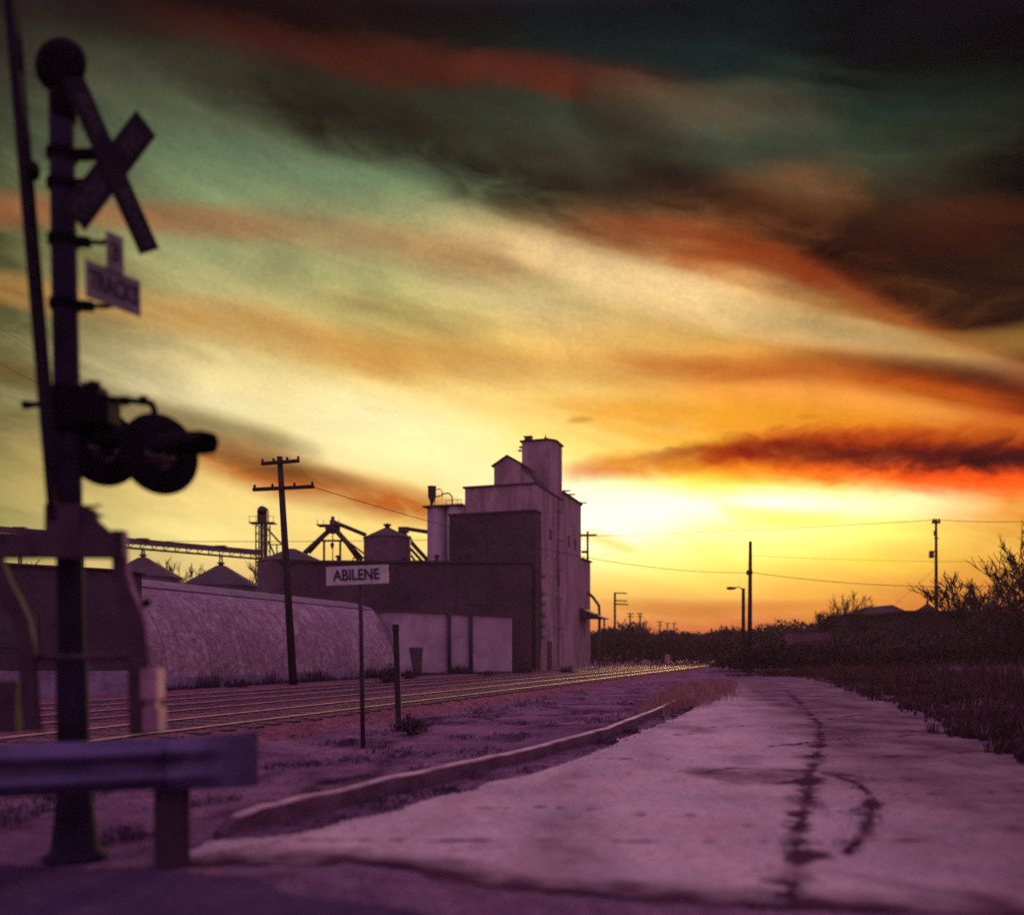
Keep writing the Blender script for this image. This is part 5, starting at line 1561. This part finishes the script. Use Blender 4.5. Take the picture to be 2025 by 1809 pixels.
bush(1120, 1336, .6, .6, 'dark bush at the foot of the elevator', 5, 600, .10)
bush(1035, 1338, .6, .9, 'dark bush between the pale shed and the elevator', 6, 700, .10)
bush(962, 1344, .5, .5, 'dark bush in front of the right half of the pale shed', 7, 500, .09)

# loose stones on the soil and the pavement edge
def stones(name, label, place, n, seed):
    rnd = random.Random(seed); vs = []; fs = []
    base = [(0,0,1),(1,0,0),(0,1,0),(-1,0,0),(0,-1,0),(0,0,-.6)]
    tri = [(0,1,2),(0,2,3),(0,3,4),(0,4,1),(5,2,1),(5,3,2),(5,4,3),(5,1,4)]
    c = 0
    while c < n:
        r = place(rnd)
        if r is None: continue
        c += 1
        x, y, z, s = r
        a = rnd.uniform(0, PI); ca, sa = math.cos(a), math.sin(a)
        k = len(vs)
        for (bx_, by_, bz) in base:
            q = rnd.uniform(.6, 1.2)*s
            X, Y_ = bx_*q*1.3, by_*q
            vs.append((x+X*ca-Y_*sa, y+X*sa+Y_*ca, z+bz*q*.6))
        fs += [(k+i, k+j, k+l) for i, j, l in tri]
    m = MB(); m.add(vs, fs); return tag(m.build(name, M['stone']), label, 'stones', kind='stuff')
def sfield(rnd):
    y = 5.2 + 26*rnd.random()**1.8; x = rnd.uniform(-.62, .25)*y
    if in_poly(x, y, PAVE) or off_track(x, y) < 2.2 or (y < 5.6 and x < -1.0): return None
    return x, y, soil_h(x, y)+.003, .006 + .018*rnd.random()**3
stones('loose_stones', 'loose stones scattered on the soil between curb and tracks', sfield, 5000, 4)
def sfront(rnd):
    y = rnd.uniform(4.0, 5.2); x = rnd.uniform(-1.5, 2.6)
    if in_poly(x, y, PAVE): return None
    return x, y, soil_h(x, y)+.002, .004 + .014*rnd.random()**3
stones('near_gravel', 'fine gravel on the dark soil in front of the pavement', sfront, 2500, 6)
def bstone(rnd):
    s = -2 + 45*rnd.random()**1.4; o = rnd.uniform(-8.6, 2.5)
    p = R0 + TD*s + TN*o
    return p.x, p.y, bed_h(o)+.015, .014 + .02*rnd.random()
stones('ballast_stones', 'coarse ballast stones along the tracks', bstone, 14000, 8)

# ================================================================== evening air
hz = MB().box((-160, -30, -2.5), (160, 230, 17.2)).build('haze', bpy.data.materials.new('haze_air'))
hm = hz.data.materials[0]; hm.use_nodes = True; hm.node_tree.nodes.clear(); q = G(hm.node_tree)
pv = q.n('ShaderNodeVolumePrincipled'); pv.inputs['Color'].default_value = (.80,.62,.66,1); pv.inputs['Density'].default_value = .0004; pv.inputs['Anisotropy'].default_value = .3
ho = q.n('ShaderNodeOutputMaterial'); hm.node_tree.links.new(pv.outputs[0], ho.inputs['Volume'])
tag(hz, 'thin evening haze over the yard', 'haze', kind='stuff')
